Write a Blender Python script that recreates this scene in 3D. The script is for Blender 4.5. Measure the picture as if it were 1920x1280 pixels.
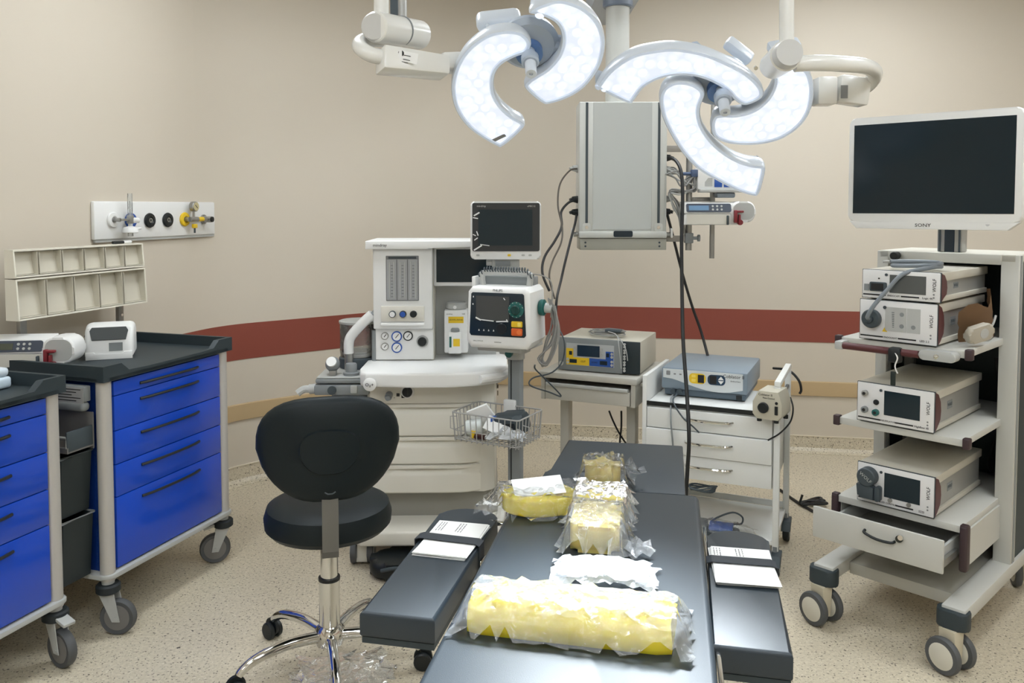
import bpy, bmesh, math, random
from mathutils import Matrix, Vector, Euler
random.seed(7)
for o in list(bpy.data.objects): bpy.data.objects.remove(o)
S = bpy.context.scene
COL = S.collection
R = math.radians
# ------------------------------------------------------------------ camera
FPX, HC, PITCH, CYP = 1550.0, 1.55, R(2.8), 464.0
cam = bpy.data.cameras.new('camera'); cam.sensor_width = 36; cam.lens = 36*FPX/1920
cam.shift_y = (CYP-640)/1920
cam.clip_start = .05
co = bpy.data.objects.new('camera', cam); COL.objects.link(co)
co.location = (0, 0, HC); co.rotation_euler = (R(90)-PITCH, 0, 0)
S.camera = co
# ------------------------------------------------------------------ world, exposure
w = bpy.data.worlds.new('world'); S.world = w; w.use_nodes = True
w.node_tree.nodes['Background'].inputs[0].default_value = (.8, .85, .9, 1)
w.node_tree.nodes['Background'].inputs[1].default_value = .05
S.view_settings.view_transform = 'Standard'; S.view_settings.look = 'None'
S.view_settings.exposure = 0.0; S.view_settings.gamma = 1.0
S.view_settings.use_curve_mapping = False
CEIL_E = 21.5         # ceiling panels
SPOT_E = 240.0        # beam of each surgical lamp
LENS_E = 1.12         # glow of the lamp lenses
# ------------------------------------------------------------------ helpers
def lin(c):
    c /= 255.0
    return c/12.92 if c <= .04045 else ((c+.055)/1.055)**2.4
def rgb(t): return (lin(t[0]), lin(t[1]), lin(t[2]), 1)
MATS = {}
def M(name, c=(128,128,128), rough=.5, metal=0, spec=.5, bump=0, bscale=200, var=0, vscale=6, alpha=1, trans=0, coat=0, emit=0):
    if name in MATS: return MATS[name]
    m = bpy.data.materials.new(name); m.use_nodes = True; MATS[name] = m
    nt = m.node_tree; b = nt.nodes['Principled BSDF']
    b.inputs['Base Color'].default_value = rgb(c); b.inputs['Roughness'].default_value = rough
    b.inputs['Metallic'].default_value = metal; b.inputs['Specular IOR Level'].default_value = spec
    b.inputs['Coat Weight'].default_value = coat; b.inputs['Coat Roughness'].default_value = .1
    b.inputs['Transmission Weight'].default_value = trans; b.inputs['Alpha'].default_value = alpha
    if emit:
        b.inputs['Emission Color'].default_value = rgb(c); b.inputs['Emission Strength'].default_value = emit
    if bump or var:
        tc = nt.nodes.new('ShaderNodeTexCoord')
        n = nt.nodes.new('ShaderNodeTexNoise'); n.inputs['Scale'].default_value = bscale if bump else vscale; n.inputs['Detail'].default_value = 4
        nt.links.new(tc.outputs['Object'], n.inputs['Vector'])
        if bump:
            bp = nt.nodes.new('ShaderNodeBump'); bp.inputs['Strength'].default_value = bump; bp.inputs['Distance'].default_value = .002
            nt.links.new(n.outputs['Fac'], bp.inputs['Height']); nt.links.new(bp.outputs['Normal'], b.inputs['Normal'])
        if var:
            n2 = nt.nodes.new('ShaderNodeTexNoise'); n2.inputs['Scale'].default_value = vscale; n2.inputs['Detail'].default_value = 3
            nt.links.new(tc.outputs['Object'], n2.inputs['Vector'])
            mx = nt.nodes.new('ShaderNodeMixRGB'); mx.blend_type = 'MULTIPLY'; mx.inputs['Fac'].default_value = 1
            mx.inputs['Color1'].default_value = rgb(c)
            cr = nt.nodes.new('ShaderNodeValToRGB'); cr.color_ramp.elements[0].color = (1-var,)*3+(1,); cr.color_ramp.elements[1].color = (1,1,1,1)
            cr.color_ramp.elements[0].position = .3; cr.color_ramp.elements[1].position = .7
            nt.links.new(n2.outputs['Fac'], cr.inputs['Fac']); nt.links.new(cr.outputs['Color'], mx.inputs['Color2'])
            nt.links.new(mx.outputs['Color'], b.inputs['Base Color'])
    return m
def film_mat(name, c=(235,240,245), dens=.12, rough=.12, bump=.55):
    if name in MATS: return MATS[name]
    m = bpy.data.materials.new(name); m.use_nodes = True; MATS[name] = m
    nt = m.node_tree; nt.nodes.clear()
    out = nt.nodes.new('ShaderNodeOutputMaterial'); tr = nt.nodes.new('ShaderNodeBsdfTransparent'); gl = nt.nodes.new('ShaderNodeBsdfGlossy')
    df = nt.nodes.new('ShaderNodeBsdfDiffuse'); m1 = nt.nodes.new('ShaderNodeMixShader'); m2 = nt.nodes.new('ShaderNodeMixShader'); fr = nt.nodes.new('ShaderNodeFresnel')
    tr.inputs[0].default_value = (.97,.98,.98,1); gl.inputs[0].default_value = (1,1,1,1); gl.inputs['Roughness'].default_value = rough
    df.inputs[0].default_value = rgb(c); fr.inputs['IOR'].default_value = 1.5; m1.inputs[0].default_value = dens
    tc = nt.nodes.new('ShaderNodeTexCoord'); n = nt.nodes.new('ShaderNodeTexNoise'); n.inputs['Scale'].default_value = 26; n.inputs['Detail'].default_value = 5
    n.inputs['Distortion'].default_value = 1.5
    bp = nt.nodes.new('ShaderNodeBump'); bp.inputs['Strength'].default_value = bump; bp.inputs['Distance'].default_value = .012
    L = nt.links.new
    L(tc.outputs['Object'], n.inputs['Vector']); L(n.outputs['Fac'], bp.inputs['Height'])
    L(bp.outputs['Normal'], gl.inputs['Normal']); L(bp.outputs['Normal'], fr.inputs['Normal'])
    L(tr.outputs[0], m1.inputs[1]); L(df.outputs[0], m1.inputs[2]); L(fr.outputs[0], m2.inputs[0]); L(m1.outputs[0], m2.inputs[1]); L(gl.outputs[0], m2.inputs[2])
    L(m2.outputs[0], out.inputs['Surface'])
    return m
def basis(d):
    d = Vector(d).normalized(); a = Vector((0,0,1)) if abs(d.z) < .95 else Vector((1,0,0))
    u = a.cross(d).normalized(); return u, d.cross(u).normalized(), d
def spline(pts, n=6, closed=False):
    P = [Vector(p) for p in pts]; out = []; N = len(P)
    for i in range(N if closed else N-1):
        if closed: p0, p1, p2, p3 = P[(i-1) % N], P[i], P[(i+1) % N], P[(i+2) % N]
        else: p0, p1, p2, p3 = P[max(i-1,0)], P[i], P[i+1], P[min(i+2,N-1)]
        for k in range(n):
            t = k/n
            out.append(.5*((2*p1)+(p2-p0)*t+(2*p0-5*p1+4*p2-p3)*t*t+(3*p1-p0-3*p2+p3)*t**3))
    if not closed: out.append(P[-1])
    return out
def rrect(w, h, r, n=5, cx=0, cy=0):
    o = []
    for (sx, sy, a0) in ((1,1,0), (-1,1,90), (-1,-1,180), (1,-1,270)):
        for k in range(n+1):
            a = R(a0+90*k/n); o.append((cx+sx*(w/2-r)+r*math.cos(a), cy+sy*(h/2-r)+r*math.sin(a)))
    return o
class B:
    def __init__(s): s.bm = bmesh.new(); s.T = Matrix()
    def at(s, loc=(0,0,0), rot=(0,0,0)):
        s.T = Matrix.Translation(loc) @ Euler(rot).to_matrix().to_4x4(); return s
    def v(s, p): return s.bm.verts.new(s.T @ Vector(p))
    def box(s, c, d, bev=0, seg=2, rot=None):
        m = s.T @ Matrix.Translation(c)
        if rot: m = m @ Euler(rot).to_matrix().to_4x4()
        m = m @ Matrix.Diagonal((d[0], d[1], d[2], 1))
        r = bmesh.ops.create_cube(s.bm, size=1, matrix=m)
        if bev:
            es = list({e for v in r['verts'] for e in v.link_edges})
            bmesh.ops.bevel(s.bm, geom=es, offset=bev, segments=seg, profile=.5, affect='EDGES', clamp_overlap=True)
        return s
    def b2(s, x0, x1, y0, y1, z0, z1, bev=0, seg=2):
        return s.box(((x0+x1)/2, (y0+y1)/2, (z0+z1)/2), (abs(x1-x0), abs(y1-y0), abs(z1-z0)), bev, seg)
    def ring(s, c, u, v, r, n): return [s.v(Vector(c)+(u*math.cos(2*math.pi*k/n)+v*math.sin(2*math.pi*k/n))*r) for k in range(n)]
    def skin(s, rings, closed=False, caps=True):
        N = len(rings); n = len(rings[0])
        for i in range(N if closed else N-1):
            a, b = rings[i], rings[(i+1) % N]
            for k in range(n): s.bm.faces.new((a[k], a[(k+1) % n], b[(k+1) % n], b[k]))
        if caps and not closed:
            s.bm.faces.new(rings[0][::-1]); s.bm.faces.new(rings[-1])
        return s
    def cyl(s, p0, p1, r, r2=None, n=24, ch=0):
        p0, p1 = Vector(p0), Vector(p1); u, v, d = basis(p1-p0); r2 = r if r2 is None else r2
        pr = [(p0, r), (p1, r2)] if not ch else [(p0, r-ch), (p0+d*ch, r), (p1-d*ch, r2), (p1, r2-ch)]
        return s.skin([s.ring(p, u, v, q, n) for p, q in pr])
    def lathe(s, prof, n=32, c=(0,0,0), d=(0,0,1)):
        u, v, d = basis(d); c = Vector(c)
        return s.skin([s.ring(c+d*z, u, v, max(r,1e-4), n) for r, z in prof])
    def tube(s, pts, r, n=8, closed=False, sm=0):
        P = spline(pts, sm, closed) if sm else [Vector(p) for p in pts]
        N = len(P); rings = []; u = None
        for i in range(N):
            d = (P[(i+1) % N]-P[i-1]) if closed else (P[min(i+1,N-1)]-P[max(i-1,0)])
            if d.length < 1e-9: d = Vector((0,0,1))
            d.normalize()
            if u is None: u = basis(d)[0]
            else:
                u = u-d*u.dot(d)
                u = basis(d)[0] if u.length < 1e-6 else u.normalized()
            rr = r(i/(N-1)) if callable(r) else r
            rings.append(s.ring(P[i], u, d.cross(u), rr, n))
        return s.skin(rings, closed)
    def prism(s, poly, a, b, ax='z', bev=0, seg=2):
        f = {'z': lambda p,q: (p[0],p[1],q), 'y': lambda p,q: (p[0],q,p[1]), 'x': lambda p,q: (q,p[0],p[1])}[ax]
        A = [s.v(f(p,a)) for p in poly]; Bv = [s.v(f(p,b)) for p in poly]
        s.skin([A, Bv])
        if bev:
            es = [e for r_ in (A, Bv) for i in range(len(r_)) for e in [s.bm.edges.get((r_[i], r_[(i+1) % len(r_)]))] if e]
            bmesh.ops.bevel(s.bm, geom=es, offset=bev, segments=seg, profile=.5, affect='EDGES', clamp_overlap=True)
        return s
    def ball(s, c, r, n=20, sc=(1,1,1)):
        bmesh.ops.create_uvsphere(s.bm, u_segments=n, v_segments=max(6,n//2), radius=r, matrix=s.T @ Matrix.Translation(c) @ Matrix.Diagonal((*sc,1))); return s
    def quad(s, *ps): s.bm.faces.new([s.v(p) for p in ps]); return s
    def put(s, name, mat, parent=None, smooth=35, label=None):
        me = bpy.data.meshes.new(name)
        bmesh.ops.recalc_face_normals(s.bm, faces=s.bm.faces)
        s.bm.to_mesh(me); s.bm.free()
        if smooth:
            for p in me.polygons: p.use_smooth = True
            me.set_sharp_from_angle(angle=R(smooth))
        me.materials.append(mat)
        o = bpy.data.objects.new(name, me); COL.objects.link(o)
        if parent: o.parent = parent
        if label: o['label'] = label
        return o
def thing(name, label, cat, loc=(0,0,0), rz=0, group=None, rot=None):
    o = bpy.data.objects.new(name, None); COL.objects.link(o); o.empty_display_size = .05
    o.location = loc; o.rotation_euler = rot if rot else (0,0,R(rz))
    o['label'] = label; o['category'] = cat
    if group: o['group'] = group
    return o
def tag(o, label, cat, group=None):
    o['label'] = label; o['category'] = cat
    if group: o['group'] = group
    return o
def struct(o): o['kind'] = 'structure'; return o
def text(s, size, mat, parent, loc, rot=(R(90),0,0), name='lettering', align='CENTER', ext=.0004, sx=1):
    cu = bpy.data.curves.new('t', 'FONT'); cu.body = s; cu.size = size; cu.align_x = align; cu.align_y = 'CENTER'; cu.extrude = ext; cu.resolution_u = 2
    t = bpy.data.objects.new('t', cu); COL.objects.link(t)
    dg = bpy.context.evaluated_depsgraph_get(); me = bpy.data.meshes.new_from_object(t.evaluated_get(dg))
    bpy.data.objects.remove(t); bpy.data.curves.remove(cu)
    me.materials.clear(); me.materials.append(mat)
    o = bpy.data.objects.new(name, me); COL.objects.link(o); o.parent = parent; o.location = loc; o.rotation_euler = rot; o.scale = (sx,1,1)
    return o
def ray(px, py):
    a, b = (px-960)/FPX, (CYP-py)/FPX
    return Vector((a, math.cos(PITCH)+b*math.sin(PITCH), -math.sin(PITCH)+b*math.cos(PITCH)))
def at(px, py, Y): r = ray(px, py); return Vector((0,0,HC))+r*(Y/r.y)          # point of the room seen there at depth Y
def onz(px, py, z): r = ray(px, py); return Vector((0,0,HC))+r*((z-HC)/r.z)     # ... on the level z
def sheet(name, mat, parent, x0, x1, y0, y1, h, nx=24, ny=16, amp=.004, seed=1, edge=.3, smooth=0, inset=None):
    """a thin crumpled film draped over the height function h(x, y)"""
    rnd = random.Random(seed); b = B(); g = []
    for j in range(ny+1):
        row = []
        for i in range(nx+1):
            u, q = i/nx, j/ny; x = x0+(x1-x0)*u; y = y0+(y1-y0)*q
            e = 1 if 0 < i < nx and 0 < j < ny else 2.2
            x += rnd.uniform(-1,1)*amp*e*edge*4; y += rnd.uniform(-1,1)*amp*e*edge*4
            row.append(b.v((x, y, h(x,y)+abs(rnd.gauss(0,1))*amp)))
        g.append(row)
    for j in range(ny):
        for i in range(nx): b.bm.faces.new((g[j][i], g[j][i+1], g[j+1][i+1], g[j+1][i]))
    bmesh.ops.triangulate(b.bm, faces=b.bm.faces)
    return b.put(name, mat, parent, smooth)
# ------------------------------------------------------------------ common materials
white = M('white_plastic', (228,229,228), .38); offw = M('offwhite_plastic', (216,213,203), .42); cream = M('cream_plastic', (220,217,206), .45)
lgrey = M('light_grey_plastic', (176,178,176), .45); mgrey = M('grey_plastic', (128,133,135), .45); dgrey = M('dark_grey_plastic', (60,70,76), .5)
char = M('charcoal_plastic', (42,53,58), .55, bump=.15, bscale=600); black = M('black_plastic', (15,22,25), .45); rubber = M('black_rubber', (29,36,40), .65)
tyre = M('grey_tyre', (78,80,82), .6); alu = M('brushed_aluminium', (186,183,178), .4, metal=.2); chrome = M('chrome', (222,222,220), .07, metal=1)
steel = M('steel', (160,160,157), .34, metal=.75); pgrey = M('painted_grey_metal', (176,174,168), .4); screen = M('dark_screen', (26,41,49), .14, spec=.35)
ink = M('black_ink', (24,24,26), .6); greyink = M('grey_ink', (130,132,134), .6); yellow = M('yellow_plastic', (226,190,40), .4); blueP = M('blue_plastic', (40,84,165), .35)
orange = M('orange_plastic', (214,96,38), .4); teal = M('teal_plastic', (22,92,88), .4); maroon = M('maroon_plastic', (82,37,39), .45); redP = M('dark_red_plastic', (125,36,44), .35)
navy = M('navy_panel', (18,36,48), .3); paper = M('white_paper', (236,237,236), .8); cable_b = M('black_cable', (18,20,22), .5); cable_g = M('grey_cable', (138,138,136), .5)
clear = film_mat('clear_film', dens=.05); cloudy = film_mat('cloudy_film', dens=.35, rough=.2)
# ================================================================== THE ROOM
def wall_mat():
    m = M('wall_paint', (206,197,182), .62, bump=.06, bscale=350, var=.03, vscale=.7); return m
def floor_mat():
    m = bpy.data.materials.new('speckled_vinyl'); m.use_nodes = True; nt = m.node_tree; b = nt.nodes['Principled BSDF']; L = nt.links.new
    tc = nt.nodes.new('ShaderNodeTexCoord')
    def noise(sc, det=2):
        n = nt.nodes.new('ShaderNodeTexNoise'); n.inputs['Scale'].default_value = sc; n.inputs['Detail'].default_value = det; L(tc.outputs['Object'], n.inputs['Vector']); return n
    def ramp(src, p0, c0, p1, c1):
        r = nt.nodes.new('ShaderNodeValToRGB'); e = r.color_ramp.elements; e[0].position = p0; e[0].color = c0; e[1].position = p1; e[1].color = c1; L(src, r.inputs['Fac']); return r
    def mix(fac, a, c):
        x = nt.nodes.new('ShaderNodeMixRGB'); L(fac, x.inputs['Fac'])
        for i, s in ((1,a), (2,c)):
            if isinstance(s, tuple): x.inputs[i].default_value = s
            else: L(s, x.inputs[i])
        return x.outputs['Color']
    W, K = (1,1,1,1), (0,0,0,1)
    base = ramp(noise(90,3).outputs['Fac'], .35, rgb((184,174,153)), .65, rgb((214,204,182)))
    big = ramp(noise(1.3,3).outputs['Fac'], .35, rgb((196,185,162)), .65, rgb((206,196,174)))
    x0 = nt.nodes.new('ShaderNodeMixRGB'); x0.inputs['Fac'].default_value = .4; L(base.outputs[0], x0.inputs[1]); L(big.outputs[0], x0.inputs[2])
    dark = ramp(noise(105,1).outputs['Fac'], .64, K, .68, W)
    dark2 = ramp(noise(60,2).outputs['Fac'], .685, K, .715, W)
    light = ramp(noise(120,1).outputs['Fac'], .29, W, .33, K)
    c = mix(light.outputs[0], x0.outputs[0], rgb((224,217,200)))
    c = mix(dark.outputs[0], c, rgb((112,104,90)))
    c = mix(dark2.outputs[0], c, rgb((64,58,50)))
    L(c, b.inputs['Base Color']); b.inputs['Roughness'].default_value = .42
    MATS['floor'] = m; return m
FM = floor_mat(); WM = wall_mat()
P0, C1, C2, C3, C4 = Vector((-3.67,-2.68)), Vector((-1.60,4.53)), Vector((-.27,5.55)), Vector((3.6,4.88)), Vector((2.3,-2.75))
def arc(a, c, b, n=7): return [a*(1-t)**2+c*2*t*(1-t)+b*t*t for t in (k/n for k in range(n+1))]
dl, dc = (C1-P0).normalized(), (C2-C1).normalized(); db = (C3-C2).normalized()
a0 = C1-dl*.2; a1 = C1+dc*.2; b0 = C2-dc*.12; b1 = C2+db*.12
PATHS = {'left': [P0, a0], 'corner': arc(a0, C1, a1)+arc(b0, C2, b1), 'back': [b1, C3], 'right': [C3, C4], 'rear': [C4, P0]}
def offs(path, d):
    out = []
    for i, p in enumerate(path):
        t = (path[min(i+1,len(path)-1)]-path[max(i-1,0)]).normalized(); out.append(p+Vector((-t.y,t.x))*d)
    return out
def strip(name, path, prof, mat):
    """sweep a closed profile [(outward offset, z)] along a wall"""
    b = B(); rings = []
    lines = [offs(path, o) for o, z in prof]
    for i in range(len(path)): rings.append([b.v((lines[k][i].x, lines[k][i].y, prof[k][1])) for k in range(len(prof))])
    b.skin(rings); return struct(b.put(name, mat, None, 30))
red = M('oxblood_vinyl', (138,70,57), .5, var=.05, vscale=2); tan = M('tan_bump_rail', (190,166,128), .5, var=.04, vscale=3); bead = M('cream_bead', (222,212,192), .5)
tn = 0
for k in ('left','corner','back','right','rear'):
    strip('wall_'+k, PATHS[k], [(0,0),(0,3.05),(.1,3.05),(.1,0)], WM)
    if k == 'rear': continue
    tn += 1; o = strip('trim_%d' % tn, PATHS[k], [(-.003,.70),(-.003,.90),(.0,.90),(.0,.70)], red); o['label'] = 'dark red stripe along the wall'
    tn += 1; o = strip('trim_%d' % tn, PATHS[k], [(-.012,.362),(-.014,.40),(-.012,.448),(0,.452),(0,.358)], tan); o['label'] = 'tan bump rail low on the wall'
    strip('baseboard_'+k, PATHS[k], [(0,0),(-.05,0),(-.05,.003),(-.022,.012),(-.008,.03),(-.004,.10),(0,.10)], FM)
    tn += 1; strip('trim_%d' % tn, PATHS[k], [(0,.10),(-.007,.10),(-.007,.106),(0,.106)], bead)
b = B(); b.prism([(-4.2,-3.2),(4.4,-3.2),(4.4,6.2),(-4.2,6.2)], -.1, 0); struct(b.put('floor', FM, None, 0))
b = B(); b.prism([(-4.2,-3.2),(4.4,-3.2),(4.4,6.2),(-4.2,6.2)], 3.05, 3.15); struct(b.put('ceiling', M('ceiling_white', (214,212,206), .7), None, 0))
# unseen ceiling panels light the room; last two added to brighten the back wall
lampE = M('panel_diffuser', (244,250,255), .5, emit=CEIL_E)
first = None
for i, (x, y) in enumerate([(-1.55,.9),(.1,.3),(1.7,.9),(-1.5,-1.2),(.1,-1.6),(1.6,-1.2),(-.9,3.2),(2.2,2.6),(.55,4.0),(1.9,4.1)]):
    t = thing('ceiling_light', 'square recessed ceiling light panel '+('over the nearest blue cart','over the near end of the operating table','nearest the right wall','at the rear left of the room','at the rear middle of the room','at the rear right of the room','above the stool and anaesthesia machine','above the equipment tower','added beside the supply pendant to brighten the back wall','added in the far right corner to brighten the back wall')[i], 'ceiling light', (x,y,3.05), -10, 'square ceiling light panels')
    if not first:
        b = B(); b.b2(-.31,.31,-.31,-.29,-.02,0); b.b2(-.31,.31,.29,.31,-.02,0); b.b2(-.31,-.29,-.29,.29,-.02,0); b.b2(.29,.31,-.29,.29,-.02,0); f1 = b.put('frame', white, t, 0)
        b = B(); b.b2(-.29,.29,-.29,.29,-.012,-.004); f2 = b.put('diffuser', lampE, t, 0); first = (f1, f2)
    else:
        for q in first: c = q.copy(); COL.objects.link(c); c.parent = t

# ================================================================== OPERATING TABLE
TA = -10.7
vinyl = M('black_vinyl', (39,49,57), .42, bump=.12, bscale=500, coat=.0)
tbl = thing('operating_table', 'black padded operating table lit by the surgical lamps', 'operating table', (.4355,1.8175,0), TA)
# local: x across, y along, z up; right edge at x = 0
b = B(); b.prism(rrect(.50,1.55,.02,4,-.25,-.32), .695, .75, bev=.012, seg=3); b.put('main_cushion', vinyl, tbl)
b = B(); b.prism([(-.46,.47),(-.455,.60),(-.43,.615),(-.425,.955),(-.035,.955),(-.035,.47)], .70, .745, bev=.008); b.put('head_cushion', vinyl, tbl)
b = B(); b.prism(rrect(.47,1.5,.01,3,-.25,-.32), .655, .695); b.prism(rrect(.36,.4,.01,3,-.24,.68), .66, .70); b.put('deck_plate', steel, tbl)
for sx in (.012,-.512):
    b = B(); b.b2(sx-.005,sx+.005,-1.0,.38,.665,.69,.002); b.cyl((sx,.33,.678),(sx+(.04 if sx>0 else -.04),.33,.678),.007); b.put('side_rail', chrome, tbl)
b = B(); b.lathe([(.11,.16),(.11,.3),(.09,.31),(.09,.655)], 28, (-.25,-.35,0)); b.put('column', steel, tbl)
b = B(); b.prism(rrect(.42,.95,.08,6,-.25,-.3), .03, .16, bev=.03, seg=3); b.put('base', lgrey, tbl)
for sx in (-.42,-.08):
    for sy in (-.7,.1):
        b = B(); b.cyl((sx-.015,sy,.04),(sx+.015,sy,.04),.04,n=20); b.put('wheel', rubber, tbl)
# arm boards
def armboard(label, near, far, wd, z, nm='arm_board'):
    n, f = Vector(near), Vector(far); ang = math.degrees(math.atan2(f.x-n.x, f.y-n.y)); ln = (f-n).length
    t = thing(nm, label, 'arm board', (n.x,n.y,z), -ang, 'arm boards of the operating table')
    poly = [(-wd/2,0.0),(wd/2,0.0)]+[(wd/2*math.cos(R(a)), ln-wd/2*.75+wd/2*.75*math.sin(R(a))) for a in range(0,181,15)]
    b = B(); b.prism(poly, -.055, 0, bev=.008, seg=3); b.put('cushion', vinyl, t)
    b = B(); b.prism([(x*.96,.004+y*.985) for x, y in poly], -.068, -.0551); b.put('base_plate', char, t)
    b = B(); s = 1 if near[0] < 0 else -1
    b.b2(min(0,s*(wd/2+.03)), max(0,s*(wd/2+.03)), ln*.45, ln*.45+.05, -.085, -.0681, .003); b.put('rail_clamp', steel, t)
    return t, ln
aL, lnL = armboard('black padded arm board jutting out beside the stool', (-.240,1.683), (-.108,2.30), .165, .70)
aR, lnR = armboard('black padded arm board on the side of the equipment tower', (.461,1.55), (.592,2.14), .153, .70)
strapM = M('grey_black_strap', (44,50,58), .6, bump=.2, bscale=900)
def papers(name, label, arm, c, wd, ln, rz, n, seed, lines):
    rnd = random.Random(seed)
    mw = arm.matrix_basis
    t = thing(name, label, 'paper stack', mw @ Vector((c[0],c[1],.0005)), math.degrees(arm.rotation_euler.z)+rz, 'paper sheets strapped to the arm boards')
    for k in range(n):
        dx, dy, a = rnd.uniform(-.003,.003), rnd.uniform(-.006,.006), rnd.uniform(-1.5,1.5)
        b = B().at((dx,dy,k*.0012), (0,0,R(a)))
        z = 0; g = []
        for i in range(2):
            row = []
            for j in range(9):
                y = -ln/2+ln*j/8; row.append(b.v(((-wd/2+wd*i), y, (.004*max(0,-y/ln*2-.55) if k else 0)+.0002)))
            g.append(row)
        for j in range(8): b.bm.faces.new((g[0][j], g[1][j], g[1][j+1], g[0][j+1]))
        ex = bmesh.ops.extrude_face_region(b.bm, geom=list(b.bm.faces))
        for v in [q for q in ex['geom'] if isinstance(q, bmesh.types.BMVert)]: v.co.z += .0009
        b.put('sheet', paper, t, 0)
    b = B(); zt = n*.0012+.0004
    for i in range(lines):
        y = ln*.44-i*.0085*(1 if i < 4 else 1.0); x = -wd*.42+ (0 if i < 3 else wd*.33)
        yy = y if i < 3 else y+.0255-.012
        for j in range(5):
            q = rnd.uniform(.008,.016); b.b2(x, x+.0018, yy-.004, yy-.004+.001, zt, zt+.0003) if 0 else b.b2(-wd*.45+(i*.007 if i<3 else .03+i*.0075), -wd*.45+.0022+(i*.007 if i<3 else .03+i*.0075), ln*.45-j*.012-q*.7, ln*.45-j*.012, zt, zt+.0003)
    b.put('printed_lines', greyink, t, 0)['kind'] = 'stuff'
    return t
papers('paper_stack', 'white paper sheets strapped to the arm board by the stool', aL, (.006,.395,0), .135, .215, -2, 6, 3, 6)
papers('paper_stack', 'white paper sheets strapped to the arm board near the tower', aR, (.004,.37,0), .14, .20, 3, 6, 5, 6)
def strap(label, arm, y, wd, rz):
    mw = arm.matrix_basis
    t = thing('arm_strap', label, 'strap', mw @ Vector((0,y,0)), math.degrees(arm.rotation_euler.z)+rz, 'straps of the arm boards')
    hw = wd/2+.003; p = [(-hw,-.072),(-hw,.006),(-hw+.012,.0105),(hw-.012,.0105),(hw,.006),(hw,-.072)]
    b = B(); A = [b.v((x,-.019,z)) for x, z in p]; Q = [b.v((x,.019,z)) for x, z in p]
    for i in range(len(p)-1): b.bm.faces.new((A[i],A[i+1],Q[i+1],Q[i]))
    ex = bmesh.ops.extrude_face_region(b.bm, geom=list(b.bm.faces)); 
    for v in [q for q in ex['geom'] if isinstance(q, bmesh.types.BMVert)]: v.co += Vector((.0015 if v.co.x > 0 else -.0015, 0, .0015 if v.co.z > -.07 else 0))
    b.put('webbing', strapM, t, 20)
    b = B(); b.b2(hw+.002,hw+.006,-.022,.022,-.05,-.03,.001); b.put('buckle', chrome, t)
strap('dark strap across the papers on the arm board by the stool', aL, .385, .165, -4)
strap('dark strap across the papers on the arm board near the tower', aR, .385, .153, 2)

# ================================================================== GEL PADS IN FILM ON THE TABLE
gel = M('yellow_gel', (232,212,58), .25, var=.08, vscale=9); gel.node_tree.nodes['Principled BSDF'].inputs['Subsurface Weight'].default_value = .25
gel.node_tree.nodes['Principled BSDF'].inputs['Subsurface Scale'].default_value = .02
gelp = M('pale_amber_gel', (205,186,110), .3, var=.06, vscale=9); gelp.node_tree.nodes['Principled BSDF'].inputs['Subsurface Weight'].default_value = .2
gelp.node_tree.nodes['Principled BSDF'].inputs['Subsurface Scale'].default_value = .02
ZT = .7502
t = thing('gel_bolster', 'long yellow gel positioning bolster in clear film across the table', 'gel pad', (.116,1.54,ZT), -12.5)
prof = [(-.066,0),(-.072,.012),(-.066,.03),(-.045,.052),(-.012,.063),(.025,.062),(.05,.05),(.064,.028),(.07,.01),(.064,0)]
b = B(); rings = []
for i in range(15):
    u = i/14; x = -.19+.38*u; k = 1-.12*max(0, abs(u-.5)*2-.85)/.15
    rings.append([b.v((x+.006*math.sin(y*40), y*k, z*k)) for y, z in prof])
b.skin(rings); b.put('gel', gel, t, 60)
def bolh(x, y):
    q = max(0, 1-(y/.085)**2); e = 1 if abs(x) < .195 else max(0, 1-(abs(x)-.195)/.03)
    return .004+.064*(q**.45 if q > 0 else 0)*e
sheet('film_bag', film_mat('bolster_film', dens=.16, rough=.15), t, -.222, .222, -.088, .1, bolh, 30, 16, .0035, 4)
# stacked pads
def gelpad(name, label, px0, py0, wd, ln, h, rz, mat, seed, round_=.02, shape=None, wing=None, grp='gel pads lying on the operating table', film=clear, amp=.005, pre=None):
    p = onz(px0, py0, ZT)
    t = thing(name, label, 'gel pad', (p.x,p.y,ZT), rz, grp)
    b = B(); b.prism(shape or rrect(wd,ln,round_,5), 0, h, bev=h*.42, seg=4); 
    b.put('gel', mat, t, 60)
    def hh(x, y):
        d = max(abs(x)/(wd/2+.012), abs(y)/(ln/2+.012)); return (h+.004) if d < .93 else max(.003, (h+.004)*(1-(d-.93)/.22))
    sheet('film_bag', film, t, -wd/2-.028, wd/2+.028, -ln/2-.028, ln/2+.028, hh, 18, 18, amp, seed, .35)
    if wing:
        for (cx, cy, wx, wy, hz) in wing:
            rnd = random.Random(seed+cx*100)
            b = B(); ctr = b.v((cx,cy,hz)); ring = []
            N = 16
            for k in range(N):
                a = 2*math.pi*k/N; rr = rnd.uniform(.72,1.12)
                ring.append(b.v((cx+wx*rr*math.cos(a), cy+wy*rr*math.sin(a), max(.002, hz*.5+rnd.uniform(-.5,.6)*hz))))
            mid = []
            for k in range(N): mid.append(b.v(ctr.co.lerp(ring[k].co, .5)+Vector((0,0,rnd.uniform(-.3,.9)*hz))))
            for k in range(N):
                k2 = (k+1) % N; b.bm.faces.new((ctr,mid[k],mid[k2])); b.bm.faces.new((mid[k],ring[k],ring[k2],mid[k2]))
            b.put('film_tail', film, t, 0)
    return t
gelpad('gel_pad', 'pale amber gel block in cloudy film in the middle of the table', 1118, 1010, .115, .17, .062, -9, gelp, 11, wing=[(.095,-.06,.045,.06,.02)], film=film_mat('hazy_film', dens=.16))
gelpad('gel_pad', 'yellow gel pad in film lying between the amber block and the heel pad', 1126, 962, .12, .11, .06, -11, gel, 12, film=film_mat('hazy_film2', dens=.2, rough=.2))
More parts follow.
